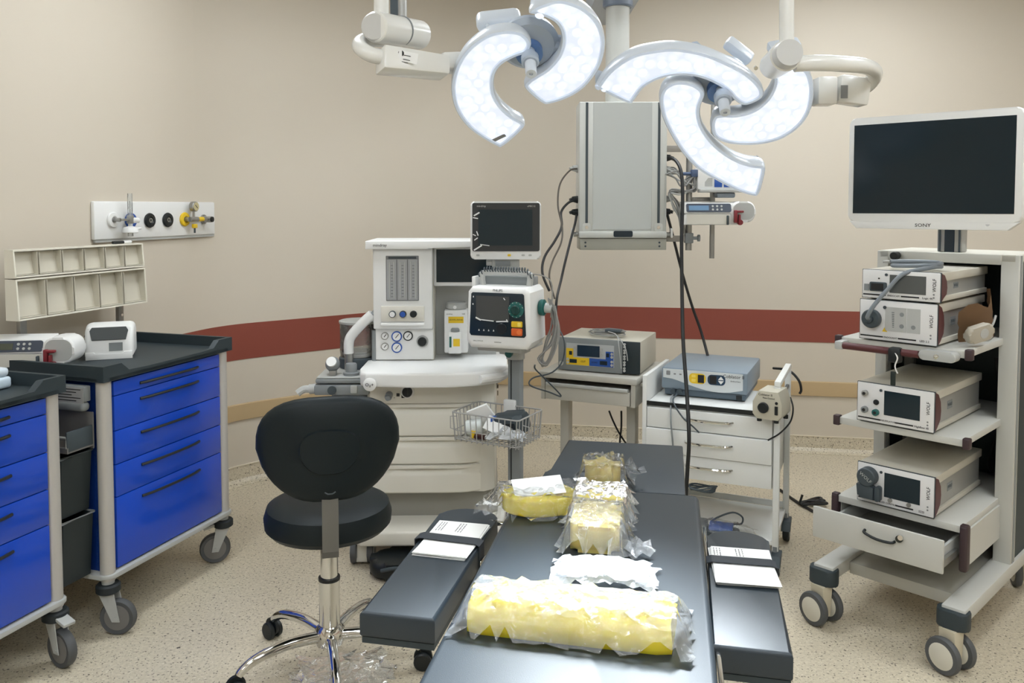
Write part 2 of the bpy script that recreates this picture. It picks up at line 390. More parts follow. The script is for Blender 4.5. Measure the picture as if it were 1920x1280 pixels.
gelpad('gel_pad', 'small rounded amber gel pad in crinkled film by the head cushion', 1130, 915, .10, .12, .075, -8, gelp, 13, round_=.045, wing=[(.07,.045,.05,.05,.05)])
def c_shape(ro, ri, a0, a1, n=20, sx=1.0):
    o = [(sx*ro*math.cos(R(a0+(a1-a0)*k/n)), .72*ro*math.sin(R(a0+(a1-a0)*k/n))) for k in range(n+1)]
    return o+[(sx*ri*math.cos(R(a1+(a0-a1)*k/n)), .72*ri*math.sin(R(a1+(a0-a1)*k/n))) for k in range(n+1)]
rp = gelpad('gel_head_ring', 'yellow horseshoe gel head ring in film beside the stacked pads', 1012, 953, .2, .145, .046, 6, gel, 14, shape=c_shape(.1,.042,-245,65), wing=[(-.13,-.01,.05,.045,.02)], amp=.006)
b = B(); b.at((.005,.01,.056),(R(10),R(-4),0)); b.b2(-.075,.06,-.045,.05,0,.001); b.put('leaflet', paper, rp, 0, 'white paper leaflet inside the bag')
p = onz(1133,1086,ZT)
b = None; t = thing('folded_film_bag', 'folded milky plastic bag lying just behind the yellow bolster', 'plastic bag', (p.x,p.y,ZT), -12)
sheet('film_layer', film_mat('milky_film', (240,243,246), dens=.4, rough=.25, bump=.3), t, -.10,.10,-.05,.055, lambda x,y: .022+.012*math.cos(x*18)*math.cos(y*20), 18, 12, .0016, 21, .6, smooth=60)
sheet('film_layer', cloudy, t, -.115,.115,-.06,.065, lambda x,y: .004+.03*max(0,1-(x/.12)**2)*max(0,1-(y/.075)**2), 16, 12, .0035, 22, .25)

# ================================================================== STOOL
st = thing('swivel_stool', 'black padded swivel stool with backrest on a chrome five-arm base', 'stool', (-.614,2.72,0), 14)
padM = M('black_leatherette', (14,25,29), .5, bump=.1, bscale=400, spec=.3)
b = B(); b.lathe([(.12,.478),(.19,.482),(.207,.50),(.21,.53),(.2,.562),(.17,.578),(.08,.582),(.0,.582)], 40); b.put('seat', padM, st)
# backrest: rounded shell
b = B(); N, Mm = 36, 10
outl = []
def bk(a):
    c, s_ = math.cos(a), math.sin(a)
    hw = .222*(1+.0*s_); hh = .165
    ex_, ez_ = (.74,.8) if s_ > 0 else (.62,.62)
    x = math.copysign(abs(c)**ex_, c)*hw; z = math.copysign(abs(s_)**ez_, s_)*hh
    x *= (1 + .02*max(0,z/.165)) if z > 0 else (1-.30*(-z/.165)**1.3)
    z += -.035*0
    return x, z
rings = []
for (k, yo) in [(.02,.034),(.5,.034),(.85,.03),(.97,.018),(1,.0),(.97,-.016),(.88,-.026),(.62,-.034),(.42,-.036),(.40,-.044),(.2,-.046),(.02,-.046)]:
    r_ = []
    for i in range(N):
        x, z = bk(2*math.pi*i/N); r_.append(b.v((x*k, yo-1.1*(x*k)**2*(-1) -.05*0, .803+z*k)))
    rings.append(r_)
b.at((0,-.20,0)); 
for r_ in rings:
    for v in r_: v.co = Vector((v.co.x, v.co.y-.20+.0, v.co.z))
b.skin(rings); b.put('backrest', padM, st, 50)
b = B(); b.tube([(0,.0,.466),(0,-.10,.462),(0,-.222,.462),(0,-.246,.475),(0,-.2475,.56),(0,-.243,.72)], .004, 4); b.bm.free(); b = B()
pth = [(.02,.466),(-.19,.462),(-.218,.466),(-.232,.49),(-.230,.60),(-.215,.68)]
A = []
for y, z in pth: A.append([b.v((-.025,y,z)), b.v((.025,y,z))])
for i in range(len(A)-1): b.bm.faces.new((A[i][0],A[i][1],A[i+1][1],A[i+1][0]))
ex = bmesh.ops.solidify(b.bm, geom=list(b.bm.faces), thickness=.006); b.put('back_bracket', steel, st, 30)
b = B(); b.tube([(-.016,-.246,.682),(-.007,-.246,.676),(.007,-.246,.676),(.016,-.246,.682)], .0022, 6); b.put('pull_tab', dgrey, st)
b = B(); b.cyl((0,0,.42),(0,0,.48),.034,n=28,ch=.004); b.put('collar', black, st)
b = B(); b.cyl((0,0,.31),(0,0,.42),.029,n=28); b.put('inner_column', chrome, st)
b = B(); b.cyl((0,0,.302),(0,0,.312),.036,n=28); b.put('seal_ring', black, st)
b = B(); b.cyl((0,0,.12),(0,0,.303),.0345,n=28); b.put('outer_column', chrome, st)
b = B(); b.lathe([(.03,.075),(.045,.085),(.05,.11),(.048,.135),(.036,.15)], 28); b.put('hub', chrome, st)
for k in range(5):
    a = R(200.6+72*k); d = Vector((math.cos(a), math.sin(a), 0))
    b = B(); pts = [d*.04+Vector((0,0,.115)), d*.14+Vector((0,0,.122)), d*.24+Vector((0,0,.108)), d*.29+Vector((0,0,.085)), d*.305+Vector((0,0,.07))]
    b.tube(pts, lambda u: .019-.006*u, 12, sm=5); arm_o = b.put('base_arm', chrome, st)
    n_ = Vector((-d.y, d.x, 0)); c = d*.315+Vector((0,0,.03))
    b = B()
    for q in (-1,1): b.cyl(c+n_*(q*.007), c+n_*(q*.026), .03, n=20, ch=.004)
    b.lathe([(.031,-.006),(.031,.006)], 20, c+Vector((0,0,.012)), n_); b.cyl(c+Vector((0,0,.01)), d*.3+Vector((0,0,.07)), .007); b.put('caster', black, arm_o)

pf0 = onz(640,1262,.003)
t = thing('floor_patch_sheet', 'crumpled clear sheet added for the grey reflection-like patches under the stool base', 'plastic film', (pf0.x,pf0.y,.002), 10)  # added sheet stands in for grey reflection-like patches on the floor
sheet('film', clear, t, -.16,.16,-.11,.11, lambda x,y: .004, 14, 10, .005, 77, .8)
# ================================================================== BLUE DRAWER CARTS
blue = M('blue_enamel', (13,70,192), .25, coat=.3); blue2 = M('blue_side', (18,54,128), .4)
def wheel_caster(t, x, y, a, z=.2, brake=False, r=.064):
    """grey swivel caster under a post; a = heading in degrees"""
    d = Vector((math.cos(R(a)), math.sin(R(a)), 0)); n = Vector((-d.y,d.x,0)); c = Vector((x,y,0))-d*.035+Vector((0,0,r))
    b = B(); b.lathe([(.036,z-.045),(.042,z-.04),(.042,z-.018),(.036,z-.012)], 24, (x,y,0)); cs = b.put('caster', rubber, t)
    b = B(); b.cyl((x,y,z-.02),(x,y,z+.01),.022); 
    top = Vector((x,y,z-.045))
    for q in (-1,1):
        pl = [top+d*.025+n*q*.02, top-d*.03+n*q*.02, c-d*.014+n*q*.02-Vector((0,0,.012)), c+d*.014+n*q*.02-Vector((0,0,.012))]
        A = [b.v(p+n*q*.0) for p in pl]; Q = [b.v(p+n*q*.003) for p in pl]; b.skin([A,Q])
    b.box(top-Vector((0,0,.002)), (.05,.046,.006), rot=(0,0,R(a))); b.cyl(c-n*.026, c+n*.026, .006); b.put('fork', lgrey, cs)
    b = B(); b.lathe([(r-.016,-.013),(r-.004,-.016),(r,-.009),(r,.009),(r-.004,.016),(r-.016,.013)], 36, c, n); b.put('tyre', tyre, cs)
    b = B(); b.lathe([(.0,-.0165),(.03,-.0165),(r-.018,-.0145),(r-.018,.0145),(.03,.0165),(0,.0165)], 30, c, n); b.put('wheel', M('wheel_grey', (112,110,108), .5), cs)
    if brake:
        b = B(); b.box(top-d*.055+Vector((0,0,.008)), (.055,.042,.012), .003, rot=(0,R(-14),R(a))); b.put('brake_pedal', lgrey, cs)
def tray(t, W, D, z0, z1):
    """top with a raised lip that dips along the middle of each side"""
    b = B(); b.prism(rrect(W,D,.03,5,W/2-.035,D/2-.035), z0, z0+.012); x0, x1, y0, y1 = -.035, W-.035, -.035, D-.035
    def lip(fn, L):
        us = [0,.05,.12,.17,.3,.5,.7,.83,.88,.95,1]; hs = [1,1,1,.45,.4,.4,.4,.45,1,1,1]
        A, Q, C, Dd = [], [], [], []
        for u, h in zip(us, hs):
            (ox, oy), (ix, iy) = fn(u); zt = z0+(z1-z0)*h
            A.append(b.v((ox,oy,z0-.002))); Q.append(b.v((ox,oy,zt))); C.append(b.v((ix,iy,zt))); Dd.append(b.v((ix,iy,z0+.012)))
        for S1, S2 in ((A,Q),(Q,C),(C,Dd)):
            for i in range(len(us)-1): b.bm.faces.new((S1[i],S1[i+1],S2[i+1],S2[i]))
        for i in (0,-1): b.bm.faces.new((A[i],Q[i],C[i],Dd[i]))
    k = .018
    lip(lambda u: ((x0+u*(x1-x0),y0),(x0+k+u*(x1-x0-2*k),y0+k)), W); lip(lambda u: ((x0+u*(x1-x0),y1),(x0+k+u*(x1-x0-2*k),y1-k)), W)
    def side(xo, xi):
        A = [b.v((xo,y0,z0-.002)), b.v((xo,y1,z0-.002)), b.v((xo,y1,z1)), b.v((xo,y0,z1))]; Q = [b.v((xi,y0+k,z0)), b.v((xi,y1-k,z0)), b.v((xi,y1-k,z1)), b.v((xi,y0+k,z1))]; b.skin([A,Q])
    side(x0,x0+k); side(x1,x1-k)
    b.put('top_tray', char, t, 30)
def blue_cart(label, loc, rz, heads, brakes):
    L, D = .65, .45
    t = thing('drawer_cart', label, 'cart', loc, rz, 'blue medical drawer carts')
    tray(t, L+.07, D+.07, .93, .985)
    b = B(); b.b2(.0,L,.004,D-.01,.225,.925); b.put('body', blue2, t, 0)
    for x in (0,L):
        for y in (0,D):
            b = B(); b.cyl((x,y,.20),(x,y,.93),.026,n=24); b.b2(min(x,x+(.022 if x==0 else -.022)), max(x,x+(.022 if x==0 else -.022)), min(y,y+(.05 if y==0 else -.05)), max(y,y+(.05 if y==0 else -.05)), .215, .93); b.put('post', alu, t)
    b = B(); b.prism(rrect(L+.07,D+.07,.035,5,L/2,D/2), .21, .226, bev=.004); b.put('base_rim', lgrey, t)
    zs = [.921,.866,.738,.614,.494,.232]
    for i in range(5):
        z1, z0 = zs[i]-.0015, zs[i+1]+.0015
        b = B(); b.b2(.03,L-.03,-.018,.002,z0,z1,.002); dr = b.put('drawer', blue, t)
        zc = z1-(.034 if i else .03); b = B(); pts = []
        for k in range(9):
            u = k/8; pts.append((L*.24+L*.5*u, -.019-.022*math.sin(math.pi*min(1,max(0,u)))**.7, zc+.004*math.sin(math.pi*u)))
        b.tube(pts, .0055, 8); b.put('handle', black, dr)
    for (x, y, a, br) in ((0,0,heads[0],brakes[0]),(L,0,heads[1],brakes[1]),(0,D,heads[2],0),(L,D,heads[3],0)): wheel_caster(t, x, y, a, brake=br)
    return t
RZ = 71.9
mc = blue_cart('blue drawer cart with the white syringe pump on its black tray', (-1.467,2.94,0), RZ, (108,-52,40,20), (0,1))
nc = blue_cart('nearest blue drawer cart, cut off by the picture edge at the left', (-1.549-.65*.3107,2.74-.65*.9505,0), RZ, (-30,78,10,30), (0,1))
mcM = mc.matrix_basis.copy()
def onmc(x, y, z): return mcM @ Vector((x,y,z))
# things hung on the near side of the middle cart (local x < 0)
t = thing('glove_box_holder', 'grey label holder with yellow and white cards under the cart tray', 'holder', onmc(-.005,.22,.86), RZ-90)
b = B(); b.b2(-.19,.19,-.05,-.022,0,.055,.004); b.b2(-.19,.19,-.06,-.022,-.035,-.002,.014,4); b.put('rail', mgrey, t)
b = B(); b.b2(-.03,.045,-.0535,-.0505,-.02,.05); b.put('yellow_card', M('pale_yellow_card', (205,198,140), .8), t, 0)
b = B(); b.b2(.05,.185,-.0535,-.0505,-.005,.05); b.put('printed_card', M('grey_card', (150,150,150), .8), t, 0)
for k in range(5):
    b = B(); b.b2(.055+.01*(k%2),.175-.02*(k%3),-.0542,-.0536,.042-.010*k,.045-.010*k); b.put('printed_line', ink, t, 0)
t = thing('side_tray', 'grey folding side shelf with rail hung on the cart end', 'tray', onmc(-.027,.20,.70), RZ-90)
gm = M('grey_metal_shelf', (128,126,122), .4, metal=.3)
b = B(); b.b2(-.18,.18,-.005,0,-.01,.12); b.put('back_plate', gm, t, 0)
b = B(); b.b2(-.18,.18,-.115,-.005,0,.006); b.b2(-.18,.18,-.118,-.113,0,.02); b.put('shelf', gm, t, 0)
b = B(); b.tube([(-.175,-.115,.018),(-.175,-.115,.055),(.175,-.115,.055),(.175,-.115,.018)], .004, 8); b.put('rail', lgrey, t)
b = B(); b.b2(.172,.18,-.118,-.005,0,.075,.003); b.put('end_plate', dgrey, t); b = B(); b.b2(-.18,-.172,-.118,-.005,0,.075,.003); b.put('end_plate', dgrey, t)
b = B(); b.cyl((-.06,-.0055,.075),(-.06,-.009,.075),.006); b.put('screw', chrome, t)
darkbin = M('black_green_bin', (36,44,46), .45)
for i, (z0, z1, lab) in enumerate(((.47,.685,'black plastic bin hung under the grey side shelf of the cart'),(.23,.46,'dark waste bin low on the end of the middle blue cart'))):
    t = thing('waste_bin', lab, 'bin', onmc(-.027,.20,z0), RZ-90, 'black bins on the end of the cart')
    h = z1-z0
    b = B(); o_ = [(-.17,-.135),(.17,-.135),(.17,-.004),(-.17,-.004)]; lo = [b.v((x*.9,y*.92-.001,0)) for x, y in o_]; hi = [b.v((x,y,h)) for x, y in o_]
    hi2 = [b.v((x*.97,y*.96-.003,h)) for x, y in o_]; lo2 = [b.v((x*.87,y*.9-.002,.006)) for x, y in o_]
    b.skin([lo,hi,hi2,lo2]); b.put('tub', darkbin, t)
    b = B(); b.tube([(-.172,-.139,h),(.172,-.139,h),(.172,-.002,h),(-.172,-.002,h)], .005, 6, closed=True); b.put('rim', mgrey if i else darkbin, t)
# bin organisers above the cart back
binM = M('cream_bin_plastic', (226,222,208), .4); binShadeM = M('bin_shade_tint', (198,193,178), .4)  # bin insides tinted a darker cream to imitate the shading inside them
def organiser(label, z, n, h, dep):
    t = thing('tilt_bin_rack', label, 'bin rack', onmc(.0,.45,z), RZ, 'storage bin racks above the middle blue cart')
    W = .655
    b = B(); b.b2(0,W,-.004,0,0,h); b.b2(0,W,-dep*.86,0,h-.006,h); b.b2(0,W,-dep,0,0,.006); b.put('shell', binM, t, 0)
    for x in (.002,W-.002):
        b = B(); b.prism([(0,0),(-dep,0),(-dep,.02),(-dep*.86,h),(0,h)], x-.003, x+.003, 'x'); b.put('end_panel', binM, t, 0)
    cw = W/n
    for k in range(n):
        x0, x1 = k*cw+.004, (k+1)*cw-.004
        bb = B(); f = [(-dep+.004,.008),(-dep*.86,h-.01)]
        bb.quad((x0,-.012,h-.01),(x1,-.012,h-.01),(x1,-dep*.55,.011),(x0,-dep*.55,.011)); bb.quad((x0,-.0125,h-.01),(x1,-.0125,h-.01),(x1,-dep*.55-.0005,.011),(x0,-dep*.55-.0005,.011))
        for x in (x0,x1-.002): bb.prism([(-.008,.008),(f[0][0],f[0][1]),(f[1][0],f[1][1]),(-.008,h-.01)], x, x+.002, 'x')
        bb.b2(x0,x1,-dep+.004,-.008,.008,.010); bn = bb.put('bin', binShadeM, t, 0)
    return t
organiser('upper cream rack of six small tilt bins above the blue cart', 1.285, 6, .105, .05)
organiser('lower cream rack of five larger tilt bins above the blue cart', 1.125, 5, .155, .062)
t = thing('rack_upright', 'steel upright holding the cream bin racks behind the cart', 'post', onmc(.58,.462,.93), RZ)
b = B(); b.b2(-.014,.014,0,.02,0,.45,.002); b.put('upright', steel, t); b = B(); b.b2(-.51,-.48,0,.02,0,.45,.002); b.put('upright', steel, t)
b = B(); b.cyl((0,-.001,.145),(0,-.004,.145),.006); b.put('bolt', chrome, t)
t = thing('marker_pen', 'black marker pen lying on the upper bin rack', 'pen', onmc(.56,.435,1.392), RZ)
b = B(); b.cyl((-.05,0,.005),(.012,0,.005),.006,n=12); b.put('barrel', black, t); b = B(); b.cyl((.012,0,.005),(.055,0,.005),.0066,n=12); b.put('cap', white, t)
# syringe pump builder (cart and pendant)
def syringe_pump(label, loc, rz, disp=(70,74,66), W=.36):
    t = thing('syringe_pump', label, 'syringe pump', loc, rz, 'syringe pumps')
    k = W/.36
    b = B().at((0,0,0)); b.prism([(-.18*k,0),(.10*k,0),(.11*k,.012),(.11*k,.055),(-.165*k,.055),(-.18*k,.045)], -.06, .05, 'y', bev=.006)
    b.prism([(-.055,.054),(-.066,.056),(-.048,.105),(.045,.112),(.05,.054)], -.18*k, .075*k, 'x', bev=.006); b.put('body', white, t)
    b = B(); b.b2(-.165*k,.05*k,-.0625,-.0608,.004,.05,.0); b.put('front_plate', offw, t, 0)
    q = math.atan2(.018,.049); b = B().at((0,-.0585,.08),(-q,0,0)); b.prism(rrect(.225*k,.042,.008,4,-.055*k,.0), -.004, .0005, 'y'); b.put('control_panel', M('pump_panel', (62,70,84), .3), t)
    b = B().at((0,-.0595,.08),(-q,0,0)); b.b2(-.155*k,-.055*k,-.0042,-.002,-.013,.011); b.put('display', M('pump_display_%d' % disp[2], disp, .25), t, 0)
    for i in range(6):
        b = B().at((0,-.0595,.08),(-q,0,0)); b.cyl(((-.035+.022*(i%3))*k,-.0025,.008-.017*(i//3)),((-.035+.022*(i%3))*k,-.0055,.008-.017*(i//3)),.005,n=12); b.put('key', lgrey, t)
    b = B(); b.prism(rrect(.125*k,.1,.04,8,.118*k,.062), -.065, .045, 'y', bev=.01, seg=3); b.put('drive_head', white, t)
    b = B(); b.prism(rrect(.105*k,.08,.032,8,.12*k,.064), -.0665, -.06, 'y'); b.put('head_cover', lgrey, t)
    b = B(); b.b2(.068*k,.085*k,-.085,-.066,.01,.07,.004); b.b2(.08*k,.115*k,-.088,-.07,.058,.068,.003); b.b2(.09*k,.10*k,-.09,-.068,-.0,.05,.004); b.cyl((.1*k,-.08,.012),(.1*k,-.066,.012),.013,n=16); b.put('plunger_clamp', redP, t)
    b = B(); b.b2(.035*k,.045*k,-.075,-.06,.0,.045,.003); b.put('barrel_clamp', dgrey, t)
    return t
p = Vector((-1.80,3.10,.955)); syringe_pump('white syringe pump lying on the black cart tray', p, 6, (74,78,66), .33)
# boxy white warmer beside it
t = thing('charging_dock', 'white rounded device with dark window standing on the cart tray', 'medical device', onmc(.34,.29,.943), RZ-52)
b = B(); pr = [(-.075,0),(-.08,.02),(-.078,.075),(-.055,.125),(-.01,.14),(.05,.135),(.075,.11),(.085,.04),(.08,0)]
b.prism([(y,z) for y, z in pr], -.09, .09, 'x', bev=.026, seg=4); b.put('housing', white, t)
b = B().at((0,-.0685,.101),(R(-25),0,0)); b.prism([(-.062,-.026),(.062,-.026),(.07,.012),(.062,.026),(-.062,.026),(-.07,.012)], -.006, .002, 'y'); b.put('window', M('smoked_window', (40,46,46), .5), t)
b = B(); b.b2(-.0,.05,-.0805,-.077,.032,.066); b.put('display', mgrey, t, 0)
b = B(); b.prism([(-.085,.0),(.085,0),(.085,.03),(.055,.03),(.045,.02),(-.045,.02),(-.055,.03),(-.085,.03)], -.084, -.07, 'y', bev=.002); b.put('front_lip', white, t)
for k in range(3):
    b = B(); b.b2(-.0925,-.089,-.04,-.03,.06+.013*k,.068+.013*k); b.put('side_port', ink, t, 0)
t = thing('glove_packet', 'small stack of folded white packets behind the syringe pump', 'packet', onmc(.10,.40,.943), RZ-20)
for k in range(4):
    b = B(); b.b2(-.05+.004*k,.05-.003*k,-.03,.03,.0+.012*k,.011+.012*k,.003); b.put('packet_layer', white if k%2 else lgrey, t)
p = nc.matrix_basis @ Vector((.60,.165,.943))
t = thing('plastic_device_case', 'pale blue plastic case on the nearest cart at the picture edge', 'case', p, RZ)
b = B(); b.b2(-.10,.03,-.03,.12,0,.04,.012,3); b.put('case_bottom', M('pale_blue_plastic', (196,212,224), .35), t); b = B(); b.b2(-.095,.025,-.025,.115,.04,.07,.012,3); b.put('case_lid', M('pale_blue_plastic2', (208,220,230), .35), t)

# ================================================================== WALL GAS PANEL
def wleft(px, py, off=.0):
    """point on the left wall seen at that place, off metres into the room"""
    n = Vector((dl.y,-dl.x,0)); r = ray(px,py); o = Vector((0,0,HC)); q = Vector((C1.x,C1.y,0))
    tt = (q-o).dot(n)/r.dot(n); return o+r*tt+n*off
WA = math.degrees(math.atan2(dl.y, dl.x))
pa, pb, pc = wleft(170,450), wleft(397,440), wleft(170,377)
Lp = (pb-pa).xy.length; hp = pc.z-pa.z
gp = thing('gas_outlet_panel', 'white wall panel of medical gas outlets above the bin racks', 'gas panel', (pa.x,pa.y,pa.z), WA)
b = B(); b.b2(0,Lp,-.022,-.001,0,hp,.006); b.put('back_plate', white, gp); b = B(); b.b2(.01,Lp,-.016,-.004,-.012,.002); b.put('lower_rail', lgrey, gp)
def gpl(px, py):
    q = wleft(px,py,.022); return gp.matrix_basis.inverted() @ q
for i, (px, py, m, lb) in enumerate(((203,412,white,'white oxygen outlet ring'),(236,413,blueP,'blue outlet ring'),(272,413,black,'black outlet ring'),(306,412,black,'black outlet ring'),(338,411,yellow,'yellow vacuum outlet ring'))):
    q = gpl(px,py); b = B(); b.lathe([(.012,-.0),(.033,-.001),(.036,.006),(.033,.012),(.018,.014),(.012,.008)], 28, (q.x,-.022,q.z), (0,-1,0)); o = b.put('outlet', m, gp, label=lb)
    b = B(); b.lathe([(.0,.004),(.012,.006),(.012,.012),(.006,.012),(.006,.006)], 18, (q.x,-.022,q.z), (0,-1,0)); b.put('socket', steel, o)
q = gpl(203,412)
t = thing('flowmeter', 'clear oxygen flowmeter plugged into the white wall outlet', 'flowmeter', gp.matrix_basis @ Vector((q.x,-.036,q.z)), WA)
b = B(); b.cyl((0,.004,0),(0,-.03,0),.009); b.cyl((0,-.03,0),(.055,-.03,0),.006); b.b2(.05,.074,-.042,-.018,-.018,.02,.003); b.put('valve_body', steel, t)
tubeM = film_mat('clear_tube', (220,225,225), .2)
b = B(); b.cyl((.062,-.03,.02),(.062,-.03,.12),.011,n=20); b.put('tube', tubeM, t); b = B(); b.cyl((.062,-.03,.02),(.062,-.03,.085),.003,n=10); b.put('scale_rod', lgrey, t)
b = B(); b.cyl((.068,-.032,-.002),(.108,-.034,-.004),.014,.012,n=18); b.put('knob', white, t)
b = B(); b.cyl((.062,-.03,-.018),(.062,-.03,-.03),.01); b.put('stem', lgrey, t); b = B(); b.lathe([(.012,-.03),(.03,-.036),(.036,-.05),(.036,-.058),(.03,-.06)], 24, (.062,-.03,0)); b.cyl((.08,-.045,-.042),(.105,-.05,-.04),.006,n=12); b.put('humidifier_cap', white, t)
b = B(); b.cyl((.062,-.03,-.06),(.062,-.03,-.075),.012,n=16); b.put('jar_neck', tubeM, t)
q = gpl(338,411)
t = thing('vacuum_regulator', 'yellow suction regulator with round gauge on the wall panel', 'regulator', gp.matrix_basis @ Vector((q.x,-.036,q.z)), WA)
b = B(); b.cyl((0,.004,0),(0,-.02,0),.012); b.cyl((0,-.02,0),(.06,-.022,0),.013,n=18); b.cyl((.03,-.022,.0),(.03,-.022,.05),.006); b.cyl((.105,-.02,0),(.13,-.02,0),.012); b.put('valve_body', steel, t)
b = B(); b.cyl((.035,-.008,.065),(.035,-.034,.065),.026,n=28,ch=.003); gg = b.put('gauge', steel, t); b = B(); b.cyl((.035,-.034,.065),(.035,-.0355,.065),.021,n=24); b.put('gauge_face', M('gauge_face', (190,180,140), .4), gg); b = B(); b.box((.035,-.036,.065),(.024,.001,.003),rot=(0,R(40),0)); b.put('needle', ink, gg)
b = B(); b.cyl((.06,-.022,0),(.1,-.024,0),.012,n=18); b.b2(.022,.05,-.03,-.014,-.045,-.024,.003); b.put('yellow_fitting', yellow, t); b = B(); b.cyl((.036,-.022,-.045),(.036,-.022,-.07),.005); b.put('drain_tip', dgrey, t)
q = gpl(374,411)
b = B(); b.cyl((q.x,-.022,q.z),(q.x,-.03,q.z),.025,n=24); b.cyl((q.x,-.03,q.z),(q.x+.005,-.07,q.z),.016,n=20); o = b.put('scavenging_outlet', steel, gp); b = B(); b.cyl((q.x+.005,-.07,q.z),(q.x+.006,-.078,q.z),.014,n=20); b.put('dark_bore', ink, o)
# ================================================================== ANAESTHESIA MACHINE
am = thing('anaesthesia_machine', 'cream anaesthesia machine with three drawers and flow tubes', 'anaesthesia machine', (-.35,3.5,0), 1.5)
# local y = depth behind Y 3.5
b = B(); b.prism([(-.33,.0),(-.30,-.03),(.2,-.03),(.31,.0),(.33,.3),(.33,.62),(-.33,.62)], .10, .165, bev=.012, seg=3); b.put('base', cream, am)
b = B(); b.prism([(-.28,.16),(.24,.16),(.29,.2),(.29,.6),(-.29,.6)], .165, .29); b.put('plinth', M('taupe_plastic', (140,138,130), .5), am)
b = B(); b.prism([(-.285,.12),(.23,.12),(.275,.15),(.285,.2),(.285,.62),(-.285,.62)], .285, .785, bev=.004); b.put('cabinet', cream, am)
for i, (z0, z1) in enumerate(((.29,.415),(.419,.541),(.545,.688))):
    b = B(); rings = []
    xs = [-.28+.5*k/16 for k in range(17)]+[.235,.246,.251]
    def fy(x): return .088+.055*max(0,(x-.10)/.15)**2+.02*max(0,(-x-.2)/.08)**2
    for x in xs:
        dip = .014*max(0,1-((x+.02)/.19)**2)**.5
        rings.append([b.v((x,fy(x)+.04,z0)), b.v((x,fy(x)+.006,z0)), b.v((x,fy(x),z0+.006)), b.v((x,fy(x),z1-.05)), b.v((x,fy(x)+.004,z1-.04)), b.v((x,fy(x)+dip*1.6,z1-.024)), b.v((x,fy(x)+dip*.5,z1-.016)), b.v((x,fy(x),z1-.014)), b.v((x,fy(x),z1-.004)), b.v((x,fy(x)+.006,z1)), b.v((x,fy(x)+.04,z1))])
    b.skin(rings); b.put('drawer', cream, am, 40)
b = B(); b.prism([(-.27,.09),(.12,.09),(.235,.125),(.275,.18),(.275,.3),(-.27,.3)], .69, .785, bev=.003); b.put('control_fascia', offw, am)
b = B(); b.prism([(-.295,-.01),(-.27,-.035),(-.1,-.045),(.1,-.045),(.2,-.03),(.3,.03),(.335,.12),(.335,.3),(.31,.62),(-.30,.62),(-.305,.05)], .79, .85, bev=.012, seg=3); b.put('worktop', white, am)
b = B(); b.tube([(.215,-.03,.82),(.29,.02,.82),(.325,.11,.82),(.33,.22,.82)], .018, 10, sm=4); b.put('grab_rail', white, am)
b = B(); b.lathe([(.0,.0),(.022,.002),(.028,.006),(.028,.012)], 24, (-.25,-.056,.805), (0,1,0)); b.put('oxygen_flush_badge', white, am); text('O₂+', .02, ink, am, (-.25,-.0575,.805))
b = B(); b.cyl((-.185,.09,.73),(-.185,.05,.728),.016,n=20); b.cyl((-.185,.05,.728),(-.185,.03,.727),.011,n=20); b.put('gas_outlet_nozzle', mgrey, am)
b = B(); b.cyl((-.105,.09,.745),(-.105,.083,.745),.03,n=28); kb = b.put('selector_ring', white, am); b = B(); b.cyl((-.105,.083,.745),(-.105,.062,.745),.022,n=24,ch=.003); b.b2(-.108,-.102,.058,.062,.727,.763); b.put('selector_knob', black, kb)
for i in range(6):
    b = B(); b.b2(-.165+.011*i,-.161+.011*i+(.01 if i%2 else 0),.0885,.0901,.715+.007*(i%3),.717+.007*(i%3)+.012*(i%2)); b.put('printed_mark', ink, am, 0)
b = B(); b.cyl((.279,.24,.735),(.29,.238,.735),.012); b.put('key_lock', steel, am); b = B(); b.b2(.29,.294,.215,.24,.727,.742,.002); b.b2(.289,.293,.232,.246,.69,.712,.002); b.put('keys', M('brass_key', (92,80,54), .35, metal=.7), am)
# upper column
b = B(); b.b2(-.265,.0,.26,.60,.85,1.36,.004); b.put('column', offw, am)
b = B(); b.b2(-.27,-.003,.215,.262,1.0,1.365,.006); b.put('flow_panel', white, am)
b = B(); b.b2(-.265,-.003,.245,.262,.855,.998,.004); b.put('gauge_panel', white, am)
b = B(); b.b2(-.212,-.064,.2125,.218,1.128,1.332,.003); ff = b.put('flowmeter_window', M('flow_window', (120,122,124), .25), am)
for i in range(3):
    x = -.186+.048*i
    b = B(); b.b2(x-.0215,x+.0215,.2095,.2125,1.133,1.315); b.put('flow_tube_block', M('flow_block', (160,162,164), .2), ff, 0)
    for q in (-.009,.011):
        b = B(); b.cyl((x+q,.2085,1.14),(x+q,.2085,1.305),.0028,n=8); b.put('flow_tube', lgrey, ff)
    for q in range(11):
        b = B(); b.b2(x-.003,x+.006,.2085,.2096,1.147+.014*q,1.1485+.014*q); b.put('scale_mark', ink, ff, 0)
b = B(); b.b2(-.20,-.075,.211,.2125,1.318,1.328); b.put('heading_strip', dgrey, ff, 0)
b = B(); b.b2(-.235,-.04,.208,.216,1.035,1.105,.003); kn = b.put('knob_recess', offw, am)
for i, m in enumerate((white,blueP,black)):
    x = -.182+.047*i; b = B(); b.cyl((x,.208,1.07),(x,.19,1.07),.0155,n=22,ch=.002); o = b.put('flow_knob', dgrey if m is white else black, kn); b = B(); b.cyl((x,.19,1.07),(x,.1885,1.07),.012,n=20); b.put('knob_face', m, o)
b = B(); b.b2(-.235,-.04,.19,.216,1.018,1.03,.003); b.put('knob_lip', white, am)
